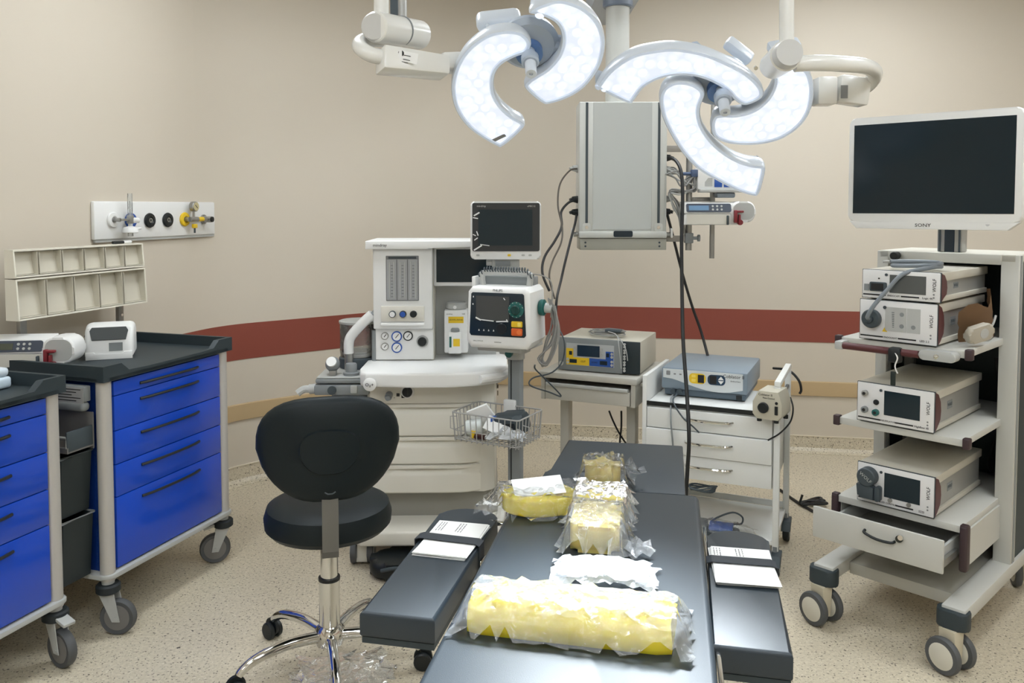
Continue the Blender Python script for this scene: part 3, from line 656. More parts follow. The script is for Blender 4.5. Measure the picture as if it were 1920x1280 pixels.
for (x, z, r, m) in ((-.222,.965,.017,steel),(-.168,.963,.024,blueP),(-.117,.965,.022,black),(-.222,.917,.017,steel),(-.168,.912,.024,blueP)):
    b = B(); b.lathe([(r*.8,.0),(r,.0),(r,.008),(r*.8,.008)], 28, (x,.245,z), (0,-1,0)); g = b.put('pressure_gauge', m, am)
    b = B(); b.cyl((x,.245,z),(x,.2362,z),r*.78,n=24); b.put('dial', white, g); b = B(); b.box((x+.002,.2358,z+.002),(r*1.0,.001,.003),rot=(0,R(-50),0)); b.put('needle', ink, g)
b = B(); b.cyl((-.052,.245,.94),(-.052,.24,.94),.027,n=26); g = b.put('vent_dial', lgrey, am); b = B(); b.cyl((-.052,.24,.94),(-.052,.22,.94),.02,n=22,ch=.003); b.put('vent_knob', black, g)
b = B(); b.prism([(-.30,1.362),(-.02,1.362),(.005,1.372),(.30,1.372),(.30,1.398),(-.30,1.398)], .19, .60, 'y', bev=.005); b.put('top_shelf', white, am); text('mindray', .019, ink, am, (-.235,.1885,1.38))
b = B(); b.b2(.0,.285,.26,.30,1.19,1.37,.006); sc = b.put('ventilator_screen', white, am); b = B(); b.b2(.012,.275,.257,.261,1.208,1.358); b.put('display_glass', screen, sc, 0)
b = B(); b.b2(.0,.285,.40,.60,.85,1.2); b.put('back_panel', lgrey, am, 0)
# vaporiser
vp = thing('vaporiser', 'white vaporiser with yellow labels in the machine bay', 'vaporiser', (-.26,3.84,.875), 1.5)
b = B(); b.b2(-.055,.055,-.04,.06,0,.20,.008); b.put('body', white, vp); b = B(); b.lathe([(.045,.2),(.05,.205),(.05,.225),(.044,.232)], 28, (.0,.01,0)); b.put('dial', lgrey, vp); b = B(); b.cyl((-.005,-.035,.213),(-.005,-.041,.213),.008); b.put('release_button', white, vp)
b = B(); b.b2(-.035,.035,-.0415,-.0405,.14,.17); b.put('drug_label', yellow, vp, 0); text('SEVOFLURANE', .0095, ink, vp, (0,-.0418,.155)); text('mindray', .009, ink, vp, (-.03,-.0408,.182)); text('V60', .009, ink, vp, (.035,-.0408,.182))
b = B(); b.b2(-.035,.025,-.06,-.04,.0,.10,.006); fl = b.put('filler', white, vp); b = B(); b.lathe([(.02,.1),(.02,.112),(.014,.118)], 20, (-.004,-.04,0)); b.put('filler_cap', mgrey, fl); b = B(); b.b2(-.012,.018,-.0612,-.0602,.035,.07); b.put('filler_label', yellow, fl, 0); b = B(); b.b2(-.03,-.02,-.0612,-.0602,.03,.08); b.put('sight_glass', teal, fl, 0)
# bellows and absorber
ab = thing('breathing_system', 'grey carbon dioxide absorber with clear bellows dome beside the anaesthesia machine', 'breathing system', (-.74,3.62,.73), 1.5)
b = B(); b.b2(-.125,.115,-.05,.3,.0,.045,.008); b.b2(-.12,.11,-.045,.3,.05,.072,.008); b.put('block', mgrey, ab)
b = B(); b.b2(-.115,.105,-.04,.295,.072,.078,.003); b.put('top_plate', lgrey, ab)
b = B(); b.lathe([(.06,-.16),(.09,-.15),(.095,-.02),(.09,.0)], 30, (.02,.1,0)); b.put('canister', mgrey, ab)
b = B(); b.cyl((-.12,-.02,.025),(-.15,-.02,.022),.022,n=18); b.tube([(-.15,-.02,.022),(-.175,-.022,.022),(-.20,-.03,.005)], .016, 10, sm=3); b.put('hose_port', lgrey, ab)
b = B(); b.cyl((-.045,-.052,.024),(-.045,-.062,.024),.019,n=22); b.put('port_plug', dgrey, ab); b = B(); b.b2(.035,.065,-.06,-.048,.01,.045,.004); b.put('latch', lgrey, ab)
b = B(); b.lathe([(.006,.078),(.01,.09),(.02,.095)], 16, (-.055,.02,0)); b.ball((-.055,.02,.125), .033); g = b.put('airway_gauge', mgrey, ab); b = B(); b.cyl((-.055,-.005,.137),(-.055,-.014,.143),.022,n=22); b.put('dial', white, g); b = B(); b.box((-.05,.0,.09),(.03,.03,.02),.002); b.put('gauge_block', steel, ab)
b = B(); b.lathe([(.034,.078),(.036,.09),(.025,.093),(.025,.125),(.022,.13)], 24, (.028,.01,0)); b.put('relief_valve', mgrey, ab)
b = B(); b.cyl((.0,.12,.078),(.0,.12,.16),.02,n=18); b.put('elbow_base', steel, ab); b = B(); b.tube([(.0,.12,.155),(.0,.12,.20),(.012,.12,.235),(.06,.115,.29),(.11,.11,.335)], .023, 12, sm=4); b.put('breathing_arm', white, ab); b = B(); b.cyl((.105,.11,.33),(.13,.12,.355),.012,n=12); b.b2(.128,.16,.1,.14,.30,.36,.003); b.put('arm_joint', mgrey, ab)
dome = film_mat('smoky_dome', (150,150,148), .16, .08); b = B(); b.lathe([(.082,.13),(.084,.15),(.084,.285),(.078,.295),(.076,.285),(.078,.15)], 36, (.03,.2,0)); b.put('bellows_dome', dome, ab)
b = B(); b.lathe([(.086,.283),(.088,.288),(.088,.295),(.08,.298)], 36, (.03,.2,0)); b.put('dome_rim', lgrey, ab); b = B(); b.lathe([(.086,.08),(.09,.09),(.088,.125),(.08,.13)], 36, (.03,.2,0)); b.put('dome_base', dgrey, ab)
b = B(); b.lathe([(.066,.13),(.07,.145),(.066,.155),(.0,.158)], 32, (.03,.2,0)); b.put('bellows_disc', white, ab)
for y in (.125,.275): 
    b = B(); b.cyl((.115,y,.08),(.115,y,.26),.012,n=14); b.put('dome_post', mgrey, ab)
# machine casters
for (x, y) in ((-.30,.05),(.29,.08),(-.30,.56),(.29,.56)):
    b = B(); b.prism([(-.026,.015),(-.018,.11),(.018,.11),(.026,.015)], y-.03, y+.03, 'y'); 
    bmesh.ops.translate(b.bm, verts=b.bm.verts, vec=(x,0,0)); cs = b.put('caster', offw, am)
    for q in (-1,1):
        b = B(); b.lathe([(.03,-.014),(.052,-.012),(.055,0),(.052,.012),(.03,.014)], 28, (x+q*.036,y,.055), (1,0,0)); w_ = b.put('wheel', tyre, cs); b = B(); b.cyl((x+q*.036-.016,y,.055),(x+q*.036+.016,y,.055),.037,n=24); b.put('wheel_disc', lgrey, w_)
t = thing('foot_pedal_tray', 'black rubber bag slumped under the anaesthesia machine', 'bag', (-.42,3.44,0), 0)
b = B(); b.prism(rrect(.36,.2,.08,8), .005, .075, bev=.03, seg=4); b.put('bag', black, t); b = B(); b.tube([(-.12,-.095,.05),(-.05,-.115,.07),(.03,-.115,.06),(.1,-.1,.05)], .008, 8, sm=4); b.put('strap', dgrey, t)
# ------------------------------------------------------------------ patient monitor
pm = thing('patient_monitor', 'white framed patient monitor with dark screen above the defibrillator', 'monitor', (-.027,3.58,1.325), 0)
b = B(); b.prism(rrect(.304,.25,.018,5,0,.125), -.02, .03, 'y', bev=.008, seg=3); b.b2(-.12,.12,.025,.09,.03,.22,.01); b.put('housing', white, pm)
b = B(); b.prism(rrect(.29,.208,.008,4,.001,.139), -.0222, -.019, 'y'); b.put('bezel', M('bezel_black', (46,50,54), .2), pm); b = B(); b.b2(-.118,.115,-.0232,-.022,.06,.215); b.put('display_glass', screen, pm, 0)
text('mindray', .012, lgrey, pm, (-.105,-.0235,.229)); text('uMEC12', .01, lgrey, pm, (.11,-.0235,.229), name='model_lettering')
b = B(); b.prism(rrect(.014,.010,.003,3,.015,.018), -.0218, -.019, 'y'); b.put('alarm_key', yellow, pm)
for x in (.075,.105,-.12):
    b = B(); b.prism(rrect(.014,.008,.003,3,x,.018), -.0212, -.019, 'y'); b.put('key', lgrey, pm)
pf = M('peeling_film', (225,228,230), .15)
for (x, z, w_, h_, a) in ((-.125,.195,.028,.006,-30),(-.13,.178,.022,.004,10),(-.122,.112,.02,.004,70),(-.135,.105,.014,.004,25),(-.128,.088,.018,.004,-35),(-.12,.05,.04,.006,-32),(-.09,.062,.04,.003,8)):
    b = B(); b.box((x,-.0245,z),(w_,.0012,h_),rot=(0,R(a),0)); b.put('peeling_film', pf, pm, 0)
b = B(); b.b2(-.06,.06,.0,.06,-.05,.0,.004); b.b2(-.085,.0,.01,.05,-.03,-.002,.003); b.put('mount_bracket', lgrey, pm); b = B(); b.b2(-.045,.02,-.005,.0,-.03,-.008); b.put('mount_plate', mgrey, pm, 0)
b = B(); b.b2(.01,.05,.02,.06,-.4,-.045); b.put('mount_post', lgrey, pm, 0)
# ------------------------------------------------------------------ defibrillator on its stand
sd = thing('roll_stand', 'grey upright roll stand carrying the defibrillator and wire basket', 'stand', (.015,3.53,0), -24)
b = B(); b.b2(-.028,.028,-.02,.025,.10,.94,.004); b.put('pole', mgrey, sd); b = B(); b.b2(-.014,-.009,-.0212,-.0195,.12,.93); b.put('pole_slot', black, sd, 0)
b = B(); b.b2(-.10,.10,-.17,.07,.955,.975,.006); b.b2(-.05,.05,-.06,.05,.925,.955,.004); b.cyl((0,0,.90),(0,0,.955),.04,n=24); b.put('top_plate', lgrey, sd)
b = B(); b.cyl((.0,-.055,.935),(.0,-.075,.93),.016,n=16); b.put('clamp_knob', teal, sd)
for k in range(5):
    a = R((-96,-46,4,54,99)[k]); d = Vector((math.cos(a),math.sin(a),0)); b = B(); b.tube([d*.02+Vector((0,0,.11)), d*.15+Vector((0,0,.10)), d*.26+Vector((0,0,.075))], .018, 10, sm=3); o = b.put('base_arm', mgrey, sd)
    n_ = Vector((-d.y,d.x,0)); c = d*.26+Vector((0,0,.035)); b = B(); b.cyl(c-n_*.02,c+n_*.02,.035,n=20,ch=.004); b.cyl(c,c+Vector((0,0,.05)),.008); b.put('caster', rubber, o)
dfb = thing('defibrillator', 'white defibrillator with dark screen, dial and orange shock button on the stand', 'defibrillator', (-.025,3.41,.977), -19)
b = B()
pf_ = [(-.14,.03),(-.12,.0),(.12,.0),(.14,.03),(.132,.23),(.115,.25),(-.115,.25),(-.132,.23)]
b.prism(pf_, -.10, .12, 'y', bev=.02, seg=4); b.put('housing', white, dfb)
b = B(); b.prism([(-.122,.062),(-.115,.052),(.113,.052),(.12,.06),(.112,.222),(.105,.228),(-.108,.228),(-.114,.222)], -.1025, -.098, 'y', bev=.001); b.put('front_panel', navy, dfb)
b = B(); b.b2(-.092,.05,-.1045,-.102,.115,.215); b.put('display_glass', M('grey_screen', (70,74,76), .15), dfb, 0)
for (x, z, w_, h_, a) in ((-.082,.121,.025,.006,25),(-.045,.116,.06,.004,4),(.02,.114,.05,.005,-4),(.042,.118,.012,.004,60),(.03,.205,.01,.003,50)):
    b = B(); b.box((x,-.1055,z),(w_,.0012,h_),rot=(0,R(a),0)); b.put('peeling_film', pf, dfb, 0)
b = B(); b.lathe([(.033,.0),(.033,.004),(.024,.006)], 28, (.079,-.102,.163), (0,-1,0)); kb = b.put('dial_ring', teal, dfb); b = B(); b.cyl((.079,-.106,.163),(.079,-.118,.163),.019,n=24,ch=.003); b.b2(.077,.081,-.12,-.117,.15,.18); b.put('mode_dial', M('dark_teal', (14,60,58), .4), kb)
for k in range(10):
    a = R(20+32*k); b = B(); b.cyl((.079+.029*math.cos(a),-.106,.163+.029*math.sin(a)),(.079+.029*math.cos(a),-.107,.163+.029*math.sin(a)),.0025,n=8); b.put('dial_mark', lgrey, kb)
b = B(); b.prism(rrect(.046,.024,.004,3,.083,.105), -.108, -.101, 'y', bev=.0015); o = b.put('charge_button', yellow, dfb); b = B(); b.prism(rrect(.014,.016,.003,3,.094,.105), -.1095, -.107, 'y'); b.put('button_face', M('pale_yellow', (240,220,110), .4), o)
b = B(); b.prism(rrect(.046,.03,.005,3,.083,.074), -.108, -.101, 'y', bev=.0015); o = b.put('shock_button', orange, dfb); b = B(); b.cyl((.093,-.108,.074),(.093,-.1095,.074),.01,n=18); b.put('button_face', M('pale_orange', (226,120,60), .4), o)
b = B(); b.cyl((.018,-.102,.085),(.018,-.108,.085),.022,n=26,ch=.002); b.put('jog_dial', M('panel_black', (14,24,32), .35), dfb)
for k in range(4):
    b = B(); b.prism([(-.083+.021*k,.072),(-.077+.021*k,.072),(-.08+.021*k,.08)], -.104, -.102, 'y'); b.put('soft_key', white, dfb, 0)
for x, z in ((-.104,.21),(-.106,.18)):
    b = B(); b.b2(x-.002,x+.002,-.104,-.102,z-.003,z+.003); b.put('indicator', white, dfb, 0)
text('PHILIPS', .013, ink, dfb, (.0,-.1015,.238)); text('Efficia DFM100', .007, greyink, dfb, (-.085,-.1005,.03))
b = B(); b.b2(-.015,.015,-.1,-.098,.026,.03); b.put('speaker_slot', ink, dfb, 0)
b = B(); b.tube([(-.10,.0,.24),(-.105,.0,.285),(-.085,.0,.30),(.085,.0,.30),(.105,.0,.285),(.10,.0,.24)], .013, 10, sm=4); b.put('carry_handle', lgrey, dfb)
b = B(); b.b2(-.11,.11,.03,.10,.245,.285,.006); b.put('paddle_tray', mgrey, dfb)
for sx in (-1,):
    b = B(); b.b2(-.145,-.128,-.02,.05,.235,.285,.004); b.put('paddle_holder', white, dfb)
b = B(); b.lathe([(.03,0),(.034,.006),(.034,.02),(.028,.024)], 24, (.137,.03,.16), (1,0,0)); o = b.put('cable_socket', teal, dfb); b = B(); b.cyl((.161,.03,.16),(.19,.03,.155),.022,.016,n=18); b.put('cable_plug', lgrey, o)
# coiled paddle lead on the handle
b = B(); pts = []
for k in range(170):
    a = k*.75; x = -.12+.24*k/170; pts.append((x, -.005+.012*math.cos(a), .315+.010*math.sin(a)-.03*max(0,abs(x)-.09)/.03))
b.tube(pts, .0028, 5); t = thing('coiled_lead', 'grey coiled paddle lead lying over the defibrillator handle', 'cable', dfb.location.copy(), -19); b.put('coil', dgrey, t)
b = B(); b.tube([(.11,0,.30),(.16,.02,.29),(.19,.03,.25),(.185,.03,.12)], .003, 6, sm=5); b.put('lead_tail', cable_g, t)
# hanging loops of grey leads by the defibrillator
t = thing('lead_bundle', 'bundle of looped grey leads hanging at the side of the defibrillator', 'cable', (0,0,0))
rnd = random.Random(5)
for k in range(7):
    y0 = 3.36+.012*k; e = lambda s_: rnd.uniform(-s_,s_)
    P = [at(1032+e(4),560+e(3),y0), at(1040+e(5),600+e(5),y0), at(1030+e(8),640+e(6),y0), at(1014+e(6),672+e(8),y0), at(1022+e(5),682+e(3),y0-.01), at(1040+e(6),650+e(8),y0-.02), at(1046+e(4),605+e(6),y0-.02), at(1038+e(3),570+e(4),y0-.01)]
    b = B(); b.tube(P, .0032, 6, sm=5); b.put('lead', cable_g, t)
# wire basket
A_, Bb, Cc, Dd_ = Vector((-.257,3.40)), Vector((.021,3.25)), Vector((.137,3.43)), Vector((-.146,3.59))
bkM = thing('wire_basket', 'white wire basket hooked on the roll stand, full of supplies', 'basket', ((A_+Bb+Cc+Dd_)/4).to_3d()+Vector((0,0,.585)), -28.5)
W2, D2, Hb = .158, .108, .115
wireM = M('grey_wire', (158,158,156), .4)
def loop(z, k, r, nm):
    b = B(); b.tube([(x*k, y*k, z) for x, y in rrect(W2*2,D2*2,.015,4)], r, 6, closed=True); b.put(nm, wireM, bkM)
loop(Hb, 1, .0032, 'rim_wire'); loop(.004, .93, .0025, 'bottom_wire'); loop(.04, .955, .0018, 'side_wire')
for k in range(12):
    x = -W2*.95+2*W2*.95*k/11; b = B(); b.tube([(x,-D2,Hb),(x*.94,-D2*.95,-.004),(x*.93,-D2*.86,.0),(x*.93,D2*.86,0),(x*.94,D2*.95,-.004),(x,D2,Hb)], .0021, 5); b.put('wire', wireM, bkM)
for k in range(8):
    y = -D2*.92+2*D2*.92*k/7; b = B(); b.tube([(-W2,y,Hb),(-W2*.95,y*.94,-.004),(-W2*.9,y*.93,.0),(W2*.9,y*.93,0),(W2*.95,y*.94,-.004),(W2,y,Hb)], .0021, 5); b.put('wire', wireM, bkM)
for sx in (-1,1):
    b = B(); b.tube([(sx*W2*.98,-.07,.09),(sx*(W2+.03),-.07,.085),(sx*(W2+.03),-.07,.035),(sx*W2*.96,-.07,.03)], .002, 6); b.put('hook', wireM, bkM)
b = B(); b.b2(-.028,.028,D2-.01,D2+.012,.07,.14,.006); b.put('bracket', white, bkM)
bm_ = bkM.matrix_basis.copy()
def inb(name, label, x, y, z, rot, mk, cat='packet'):
    t = thing(name, label, cat, bm_ @ Vector((x,y,z)), 0, 'supplies in the wire basket'); t.rotation_euler = (rot[0],rot[1],rot[2]+R(-28.5)); mk(t); return t
inb('paper_packet', 'white paper packet standing up in the wire basket', -.06,.03,.045,(R(30),R(-25),R(10)), lambda t: B().b2(-.05,.05,-.006,.006,0,.10,.003).put('packet', paper, t))
inb('gauze_roll', 'pale roll of gauze in the wire basket corner', -.11,-.01,.035,(0,R(80),R(20)), lambda t: B().cyl((0,0,-.03),(0,0,.04),.032,n=20,ch=.004).put('roll', M('gauze', (214,220,218), .8), t), 'gauze')
inb('blue_packet', 'small blue packet in the wire basket', -.01,.0,.06,(R(15),0,R(30)), lambda t: B().b2(-.02,.02,-.015,.015,0,.03,.004).put('packet', blueP, t))
inb('black_pouch', 'black cuff pouch folded in the wire basket', .06,.03,.03,(R(8),R(-10),R(-6)), lambda t: (B().prism(rrect(.15,.10,.03,5),0,.075,bev=.02,seg=3).put('pouch', dgrey, t), B().b2(-.05,.05,-.052,-.046,.02,.05).put('flap', black, t)), 'pouch')
inb('white_leaflet', 'folded white leaflet in front of the black pouch', .0,-.045,.035,(R(-35),R(12),R(-8)), lambda t: B().b2(-.05,.05,-.003,.003,0,.06).put('leaflet', paper, t, 0), 'leaflet')
inb('yellow_tube', 'small yellow tube low in the wire basket', -.08,-.07,.008,(0,R(10),R(40)), lambda t: (B().cyl((0,0,0),(0,0,.03),.009,n=14).put('tube', yellow, t), B().cyl((0,0,.03),(0,0,.036),.006,n=12).put('cap', offw, t)), 'tube')
inb('brown_vial', 'dark brown vial lying low in the wire basket', -.045,-.07,.016,(0,R(85),R(-10)), lambda t: (B().cyl((0,0,-.02),(0,0,.035),.012,n=16).put('vial', M('brown_glass', (62,32,26), .2), t), B().cyl((0,0,.035),(0,0,.045),.009,n=14).put('cap', lgrey, t)), 'vial')
inb('plastic_wrap', 'crinkled clear plastic wrap at the end of the wire basket', .09,-.05,.02,(0,0,R(10)), lambda t: sheet('wrap', cloudy, t, -.05,.05,-.05,.05, lambda x,y: .03*math.cos(x*22)*math.cos(y*20), 10, 10, .012, 31), 'plastic wrap')
# ================================================================== GREY TROLLEY WITH ELECTROSURGICAL UNIT
gt = thing('instrument_trolley', 'light grey trolley with one drawer under the electrosurgical unit', 'trolley', (.14,3.94,0), -24)
tm = M('trolley_grey', (186,184,176), .45)
b = B(); b.b2(-.01,.475,-.01,.46,.735,.765,.006); b.put('top', tm, gt); b = B(); b.b2(0,.02,.0,.45,.63,.735); b.b2(.445,.465,0,.45,.63,.735); b.b2(.02,.445,.43,.45,.63,.735); b.put('drawer_case', tm, gt, 0)
b = B(); b.b2(.024,.441,-.008,.42,.634,.70,.003); dr = b.put('drawer', tm, gt); b = B(); b.b2(.03,.435,-.022,-.004,.70,.716,.004); b.put('pull_rail', lgrey, dr)
for x in (.06,.40):
    b = B(); b.b2(x-.022,x+.022,.16,.22,.06,.635,.004); b.put('post', tm, gt)
    b = B(); b.b2(x-.022,x+.022,-.02,.44,.055,.09,.006); b.put('foot', tm, gt)
    for y in (.0,.42):
        b = B(); b.cyl((x-.014,y,.03),(x+.014,y,.03),.03,n=18,ch=.003); b.cyl((x,y,.03),(x,y,.056),.008); b.put('caster', rubber, gt)
b = B(); b.b2(.475,.49,.05,.42,.72,.735,.004); b.put('side_rail', tm, gt)
es = thing('electrosurgical_unit', 'grey electrosurgical generator with yellow and blue panels on the grey trolley', 'electrosurgical unit', (.225,3.955,.766), -22)
b = B(); b.b2(0,.395,.012,.36,.006,.156,.004); b.put('case', M('case_cream', (196,192,178), .45), es)
b = B(); b.b2(-.002,.315,-.002,.014,.004,.16,.003); b.put('front_panel', mgrey, es); b = B(); b.b2(.315,.397,-.001,.014,.006,.157,.003); b.put('socket_panel', M('dark_socket_panel', (24,38,44), .45), es)
b = B(); b.b2(.04,.275,-.0035,-.0015,.03,.135); b.put('fascia', M('fascia_grey', (178,182,184), .5), es, 0)
b = B(); b.b2(.095,.205,-.006,-.003,.075,.128); b.put('display', M('blue_lcd', (30,50,68), .2), es, 0)
for (x0,x1,z0,z1,m,nm) in ((.04,.155,.032,.068,yellow,'yellow_panel'),(.155,.272,.032,.068,blueP,'blue_panel'),(.04,.075,.068,.11,yellow,'yellow_panel'),(.235,.272,.068,.105,blueP,'blue_panel')):
    b = B(); b.b2(x0,x1,-.0052,-.0034,z0,z1); b.put(nm, m, es, 0)
for (x,z) in ((.075,.05),(.062,.088),(.225,.05),(.245,.088)):
    b = B(); b.b2(x-.018 if z<.06 else x-.007,x+.018 if z<.06 else x+.007,-.0068,-.005,z-.009,z+.009); b.put('readout', navy, es, 0)
for (x,z) in ((.265,.058),(.265,.042),(.265,.095),(.265,.08),(.048,.058),(.048,.042),(.085,.115),(.085,.1),(.085,.085),(.213,.115),(.213,.1),(.213,.085)):
    b = B(); b.cyl((x,-.003,z),(x,-.0075,z),.0065,n=14); b.put('key', lgrey, es)
b = B(); b.cyl((.015,-.002,.035),(.015,-.01,.035),.011,n=18); b.put('power_knob', lgrey, es); text('CUT', .012, ink, es, (.125,-.0055,.05)); text('COAG', .01, ink, es, (.18,-.0055,.05))
for k in range(5):
    for q in range(2):
        b = B(); b.lathe([(.003,.0),(.006,.0),(.006,.006),(.003,.006)], 12, (.325+.0*q,-.001,.02+.028*k+.012*q), (0,-1,0)); b.put('socket', lgrey, es)
t = thing('lead_coil', 'coil of grey leads heaped on the electrosurgical unit', 'cable', es.location+Vector((.10,.02,.163)), -22)
rnd = random.Random(9)
for k in range(6):
    cx, cy, rx, ry = .10+rnd.uniform(-.03,.05), .05+rnd.uniform(-.02,.05), rnd.uniform(.06,.11), rnd.uniform(.025,.05)
    b = B(); b.tube([(cx+rx*math.cos(a), cy+ry*math.sin(a), .004+.004*k+rnd.uniform(0,.004)) for a in [2*math.pi*i/14 for i in range(14)]], .0028, 5, closed=True, sm=2); b.put('lead_loop', cable_g if k%3 else lgrey, t)
b = B(); b.b2(.12,.2,.02,.06,.02,.035,.006); b.put('connector', dgrey, t)
for (dx, L_) in ((.22,.13),(.25,.09)):
    b = B(); b.tube([(.14,.02,.025),(.2,-.05,.02),(dx,-.085,-.03),(dx+.01,-.08,-L_)], .0022, 5, sm=5); b.put('loose_lead', lgrey, t)
t = thing('power_cord', 'thin dark cord drooping from the trolley beside the roll stand', 'cord', (0,0,0))
b = B(); b.tube([at(1046,612,3.8),at(1058,640,3.75),at(1055,675,3.74),at(1035,698,3.7),at(1000,708,3.68),at(994,722,3.66),at(1030,735,3.68),at(1052,742,3.72),at(1022,710,3.66),at(1004,692,3.62),at(1003,684,3.6)], .0035, 6, sm=6); b.put('cord', dgrey, t)
for i, P in enumerate(([at(1142,770,4.0),at(1150,790,4.0),at(1163,815,4.0),at(1180,838,4.0)],[at(1165,770,4.0),at(1165,800,4.0),at(1163,838,4.0)])):
    t = thing('power_cord', ('black cord slanting down under the grey trolley','black cord hanging straight down under the grey trolley')[i], 'cord', (0,0,0)); P = P+[Vector((P[-1].x+.05,P[-1].y,.35)),Vector((P[-1].x+.08,P[-1].y+.02,.0))]; b = B(); b.tube(P, .005, 6, sm=5); b.put('cord', cable_b, t)
# ================================================================== WHITE CART WITH COBLATION CONTROLLER
CA = -24
wc = thing('white_drawer_cart', 'white drawer cart with chrome handles carrying the blue-grey controller', 'cart', (.592,3.662,0), CA)
wm = M('white_laminate', (220,222,220), .4); Wc, Dc = .57, .42
b = B(); b.b2(.015,Wc-.015,.0,Dc,.665,.683,.001); b.put('top', wm, wc); b = B(); b.b2(.012,Wc-.012,-.004,.004,.668,.687); b.put('top_edge', black, wc, 0)
b = B(); b.b2(-.008,.012,-.005,Dc+.01,.13,.80,.003); b.put('side_panel', wm, wc); b = B(); b.b2(Wc-.03,Wc-.012,.02,Dc,.355,.70,.002); b.put('cabinet_side', wm, wc); b = B(); b.b2(.012,Wc-.03,Dc-.02,Dc,.355,.68); b.b2(.012,Wc-.03,.02,Dc-.02,.355,.365); b.put('cabinet_back', wm, wc, 0)
for i, (z0, z1, yo) in enumerate(((.575,.662,0),(.468,.571,-.012),(.362,.464,0))):
    b = B(); b.b2(.016,Wc-.018,-.012+yo,.35+yo,z0,z1,.002); dr = b.put('drawer', wm, wc); b = B(); zc = (z0+z1)/2+.01; y = -.014+yo
    b.tube([(.19,y,zc),(.20,y-.018,zc),(.24,y-.026,zc),(.33,y-.026,zc),(.37,y-.018,zc),(.39,y,zc)], .006, 8, sm=3); b.put('handle', chrome, dr)
for (x, y) in ((Wc,.0),(Wc,Dc)):
    b = B(); b.b2(x-.012,x+.014,y-.013,y+.013,.10,.80,.003); b.put('post', wm, wc)
b = B(); b.b2(Wc-.012,Wc+.014,-.013,Dc+.013,.80,.822,.003); b.put('top_rail', wm, wc); b = B(); b.b2(Wc-.006,Wc+.008,.01,Dc-.01,.715,.73,.003); b.put('inner_rail', M('gunmetal_rail', (60,62,64), .4), wc)
b = B(); b.b2(-.005,Wc,-.005,Dc,.12,.14,.003); b.put('bottom_shelf', wm, wc)
b = B(); b.b2(0,Wc,Dc,Dc+.008,.14,.17,.002); b.put('shelf_lip', wm, wc)
for (x, y) in ((0,0),(Wc,0),(0,Dc),(Wc,Dc)):
    b = B(); b.cyl((x,y,.06),(x,y,.12),.016,n=16); cs = b.put('caster', mgrey, wc); b = B(); b.cyl((x-.006,y-.03,.045),(x+.022,y-.03,.045),.045,n=24,ch=.005); w_ = b.put('wheel', rubber, cs); b = B(); b.cyl((x-.008,y-.03,.045),(x+.024,y-.03,.045),.025,n=20); b.put('wheel_disc', mgrey, cs); b = B(); b.prism([(y-.05,.05),(y+.01,.09),(y+.015,.1),(y-.05,.095),(y-.085,.06)], x-.012, x+.028, 'x', bev=.003); b.put('hood', dgrey, cs)
cb = thing('coblation_controller', 'blue-grey coblation controller with yellow and blue displays on the white cart', 'surgical controller', (.689,3.775,.688), CA)
cm = M('slate_plastic', (122,136,148), .4)
b = B(); b.b2(0,.385,.0,.42,.03,.128,.008); b.put('housing', cm, cb); b = B(); b.b2(.012,.375,.012,.41,.0,.032,.006); b.put('lower_tray', M('slate_plastic_dark', (84,98,110), .45), cb)
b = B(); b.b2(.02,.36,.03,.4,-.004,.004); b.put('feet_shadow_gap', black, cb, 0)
lo = [(.008,.122),(.008,.082)]+[(.05+.26*k/10, .078-.045*math.sin(math.pi*min(1,k/10*.62))**1.2) for k in range(11)]+[(.365,.05),(.365,.122)]
b = B(); b.prism(lo, -.003, .002, 'y'); fc = b.put('fascia', M('fascia_pale', (205,210,212), .45), cb)
b = B(); b.prism(rrect(.075,.046,.018,6,.165,.088), -.0045, -.002, 'y'); o = b.put('ablate_panel', yellow, cb); b = B(); b.b2(.167,.195,-.0056,-.004,.07,.106); b.put('readout', ink, o, 0)
for z in (.099,.079):
    b = B(); b.prism(rrect(.018,.013,.003,3,.148,z), -.0056, -.004, 'y'); b.put('key', M('key_yellow', (240,214,100), .4), o)
b = B(); b.prism(rrect(.078,.046,.018,6,.25,.088), -.0045, -.002, 'y'); o = b.put('coag_panel', M('deep_blue_panel', (28,58,84), .35), cb); b = B(); b.b2(.22,.25,-.0056,-.004,.07,.106); b.put('readout', ink, o, 0)
for sg in (1,-1):
    b = B(); b.prism([(.257,.088+sg*.002),(.283,.088+sg*.002),(.27,.088+sg*.018)], -.0056, -.004, 'y'); b.put('key', white, o, 0)
text('Coblator II', .021, ink, cb, (.325,-.0035,.108)); text('ArthroCare', .009, ink, cb, (.333,-.0035,.088), name='maker_lettering')
b = B(); b.prism(rrect(.018,.02,.003,3,.032,.104), -.0042, -.0028, 'y'); b.put('warning_symbol', greyink, cb)
for x in (.062,.088):
    b = B(); b.b2(x-.005,x+.005,-.0042,-.0028,.098,.104); b.put('symbol', greyink, cb, 0)
for x in (.055,.085):
    b = B(); b.cyl((x,.012,.024),(x,-.015,.022),.011,n=16); b.put('plug', dgrey, cb)
b = B(); b.b2(.335,.36,.008,.016,.004,.024); b.put('power_switch', black, cb, 0)
fp = thing('flow_control_unit', 'small beige flow control box hung on the corner of the white cart', 'control box', (1.065,3.40,.675), -34)
b = B(); b.prism([(-.055,.02),(-.038,.0),(.05,.0),(.066,.02),(.066,.07),(.05,.118),(-.03,.118),(-.055,.07)], -.035, .095, 'y', bev=.004); b.put('case', M('beige_case', (190,186,170), .45), fp)
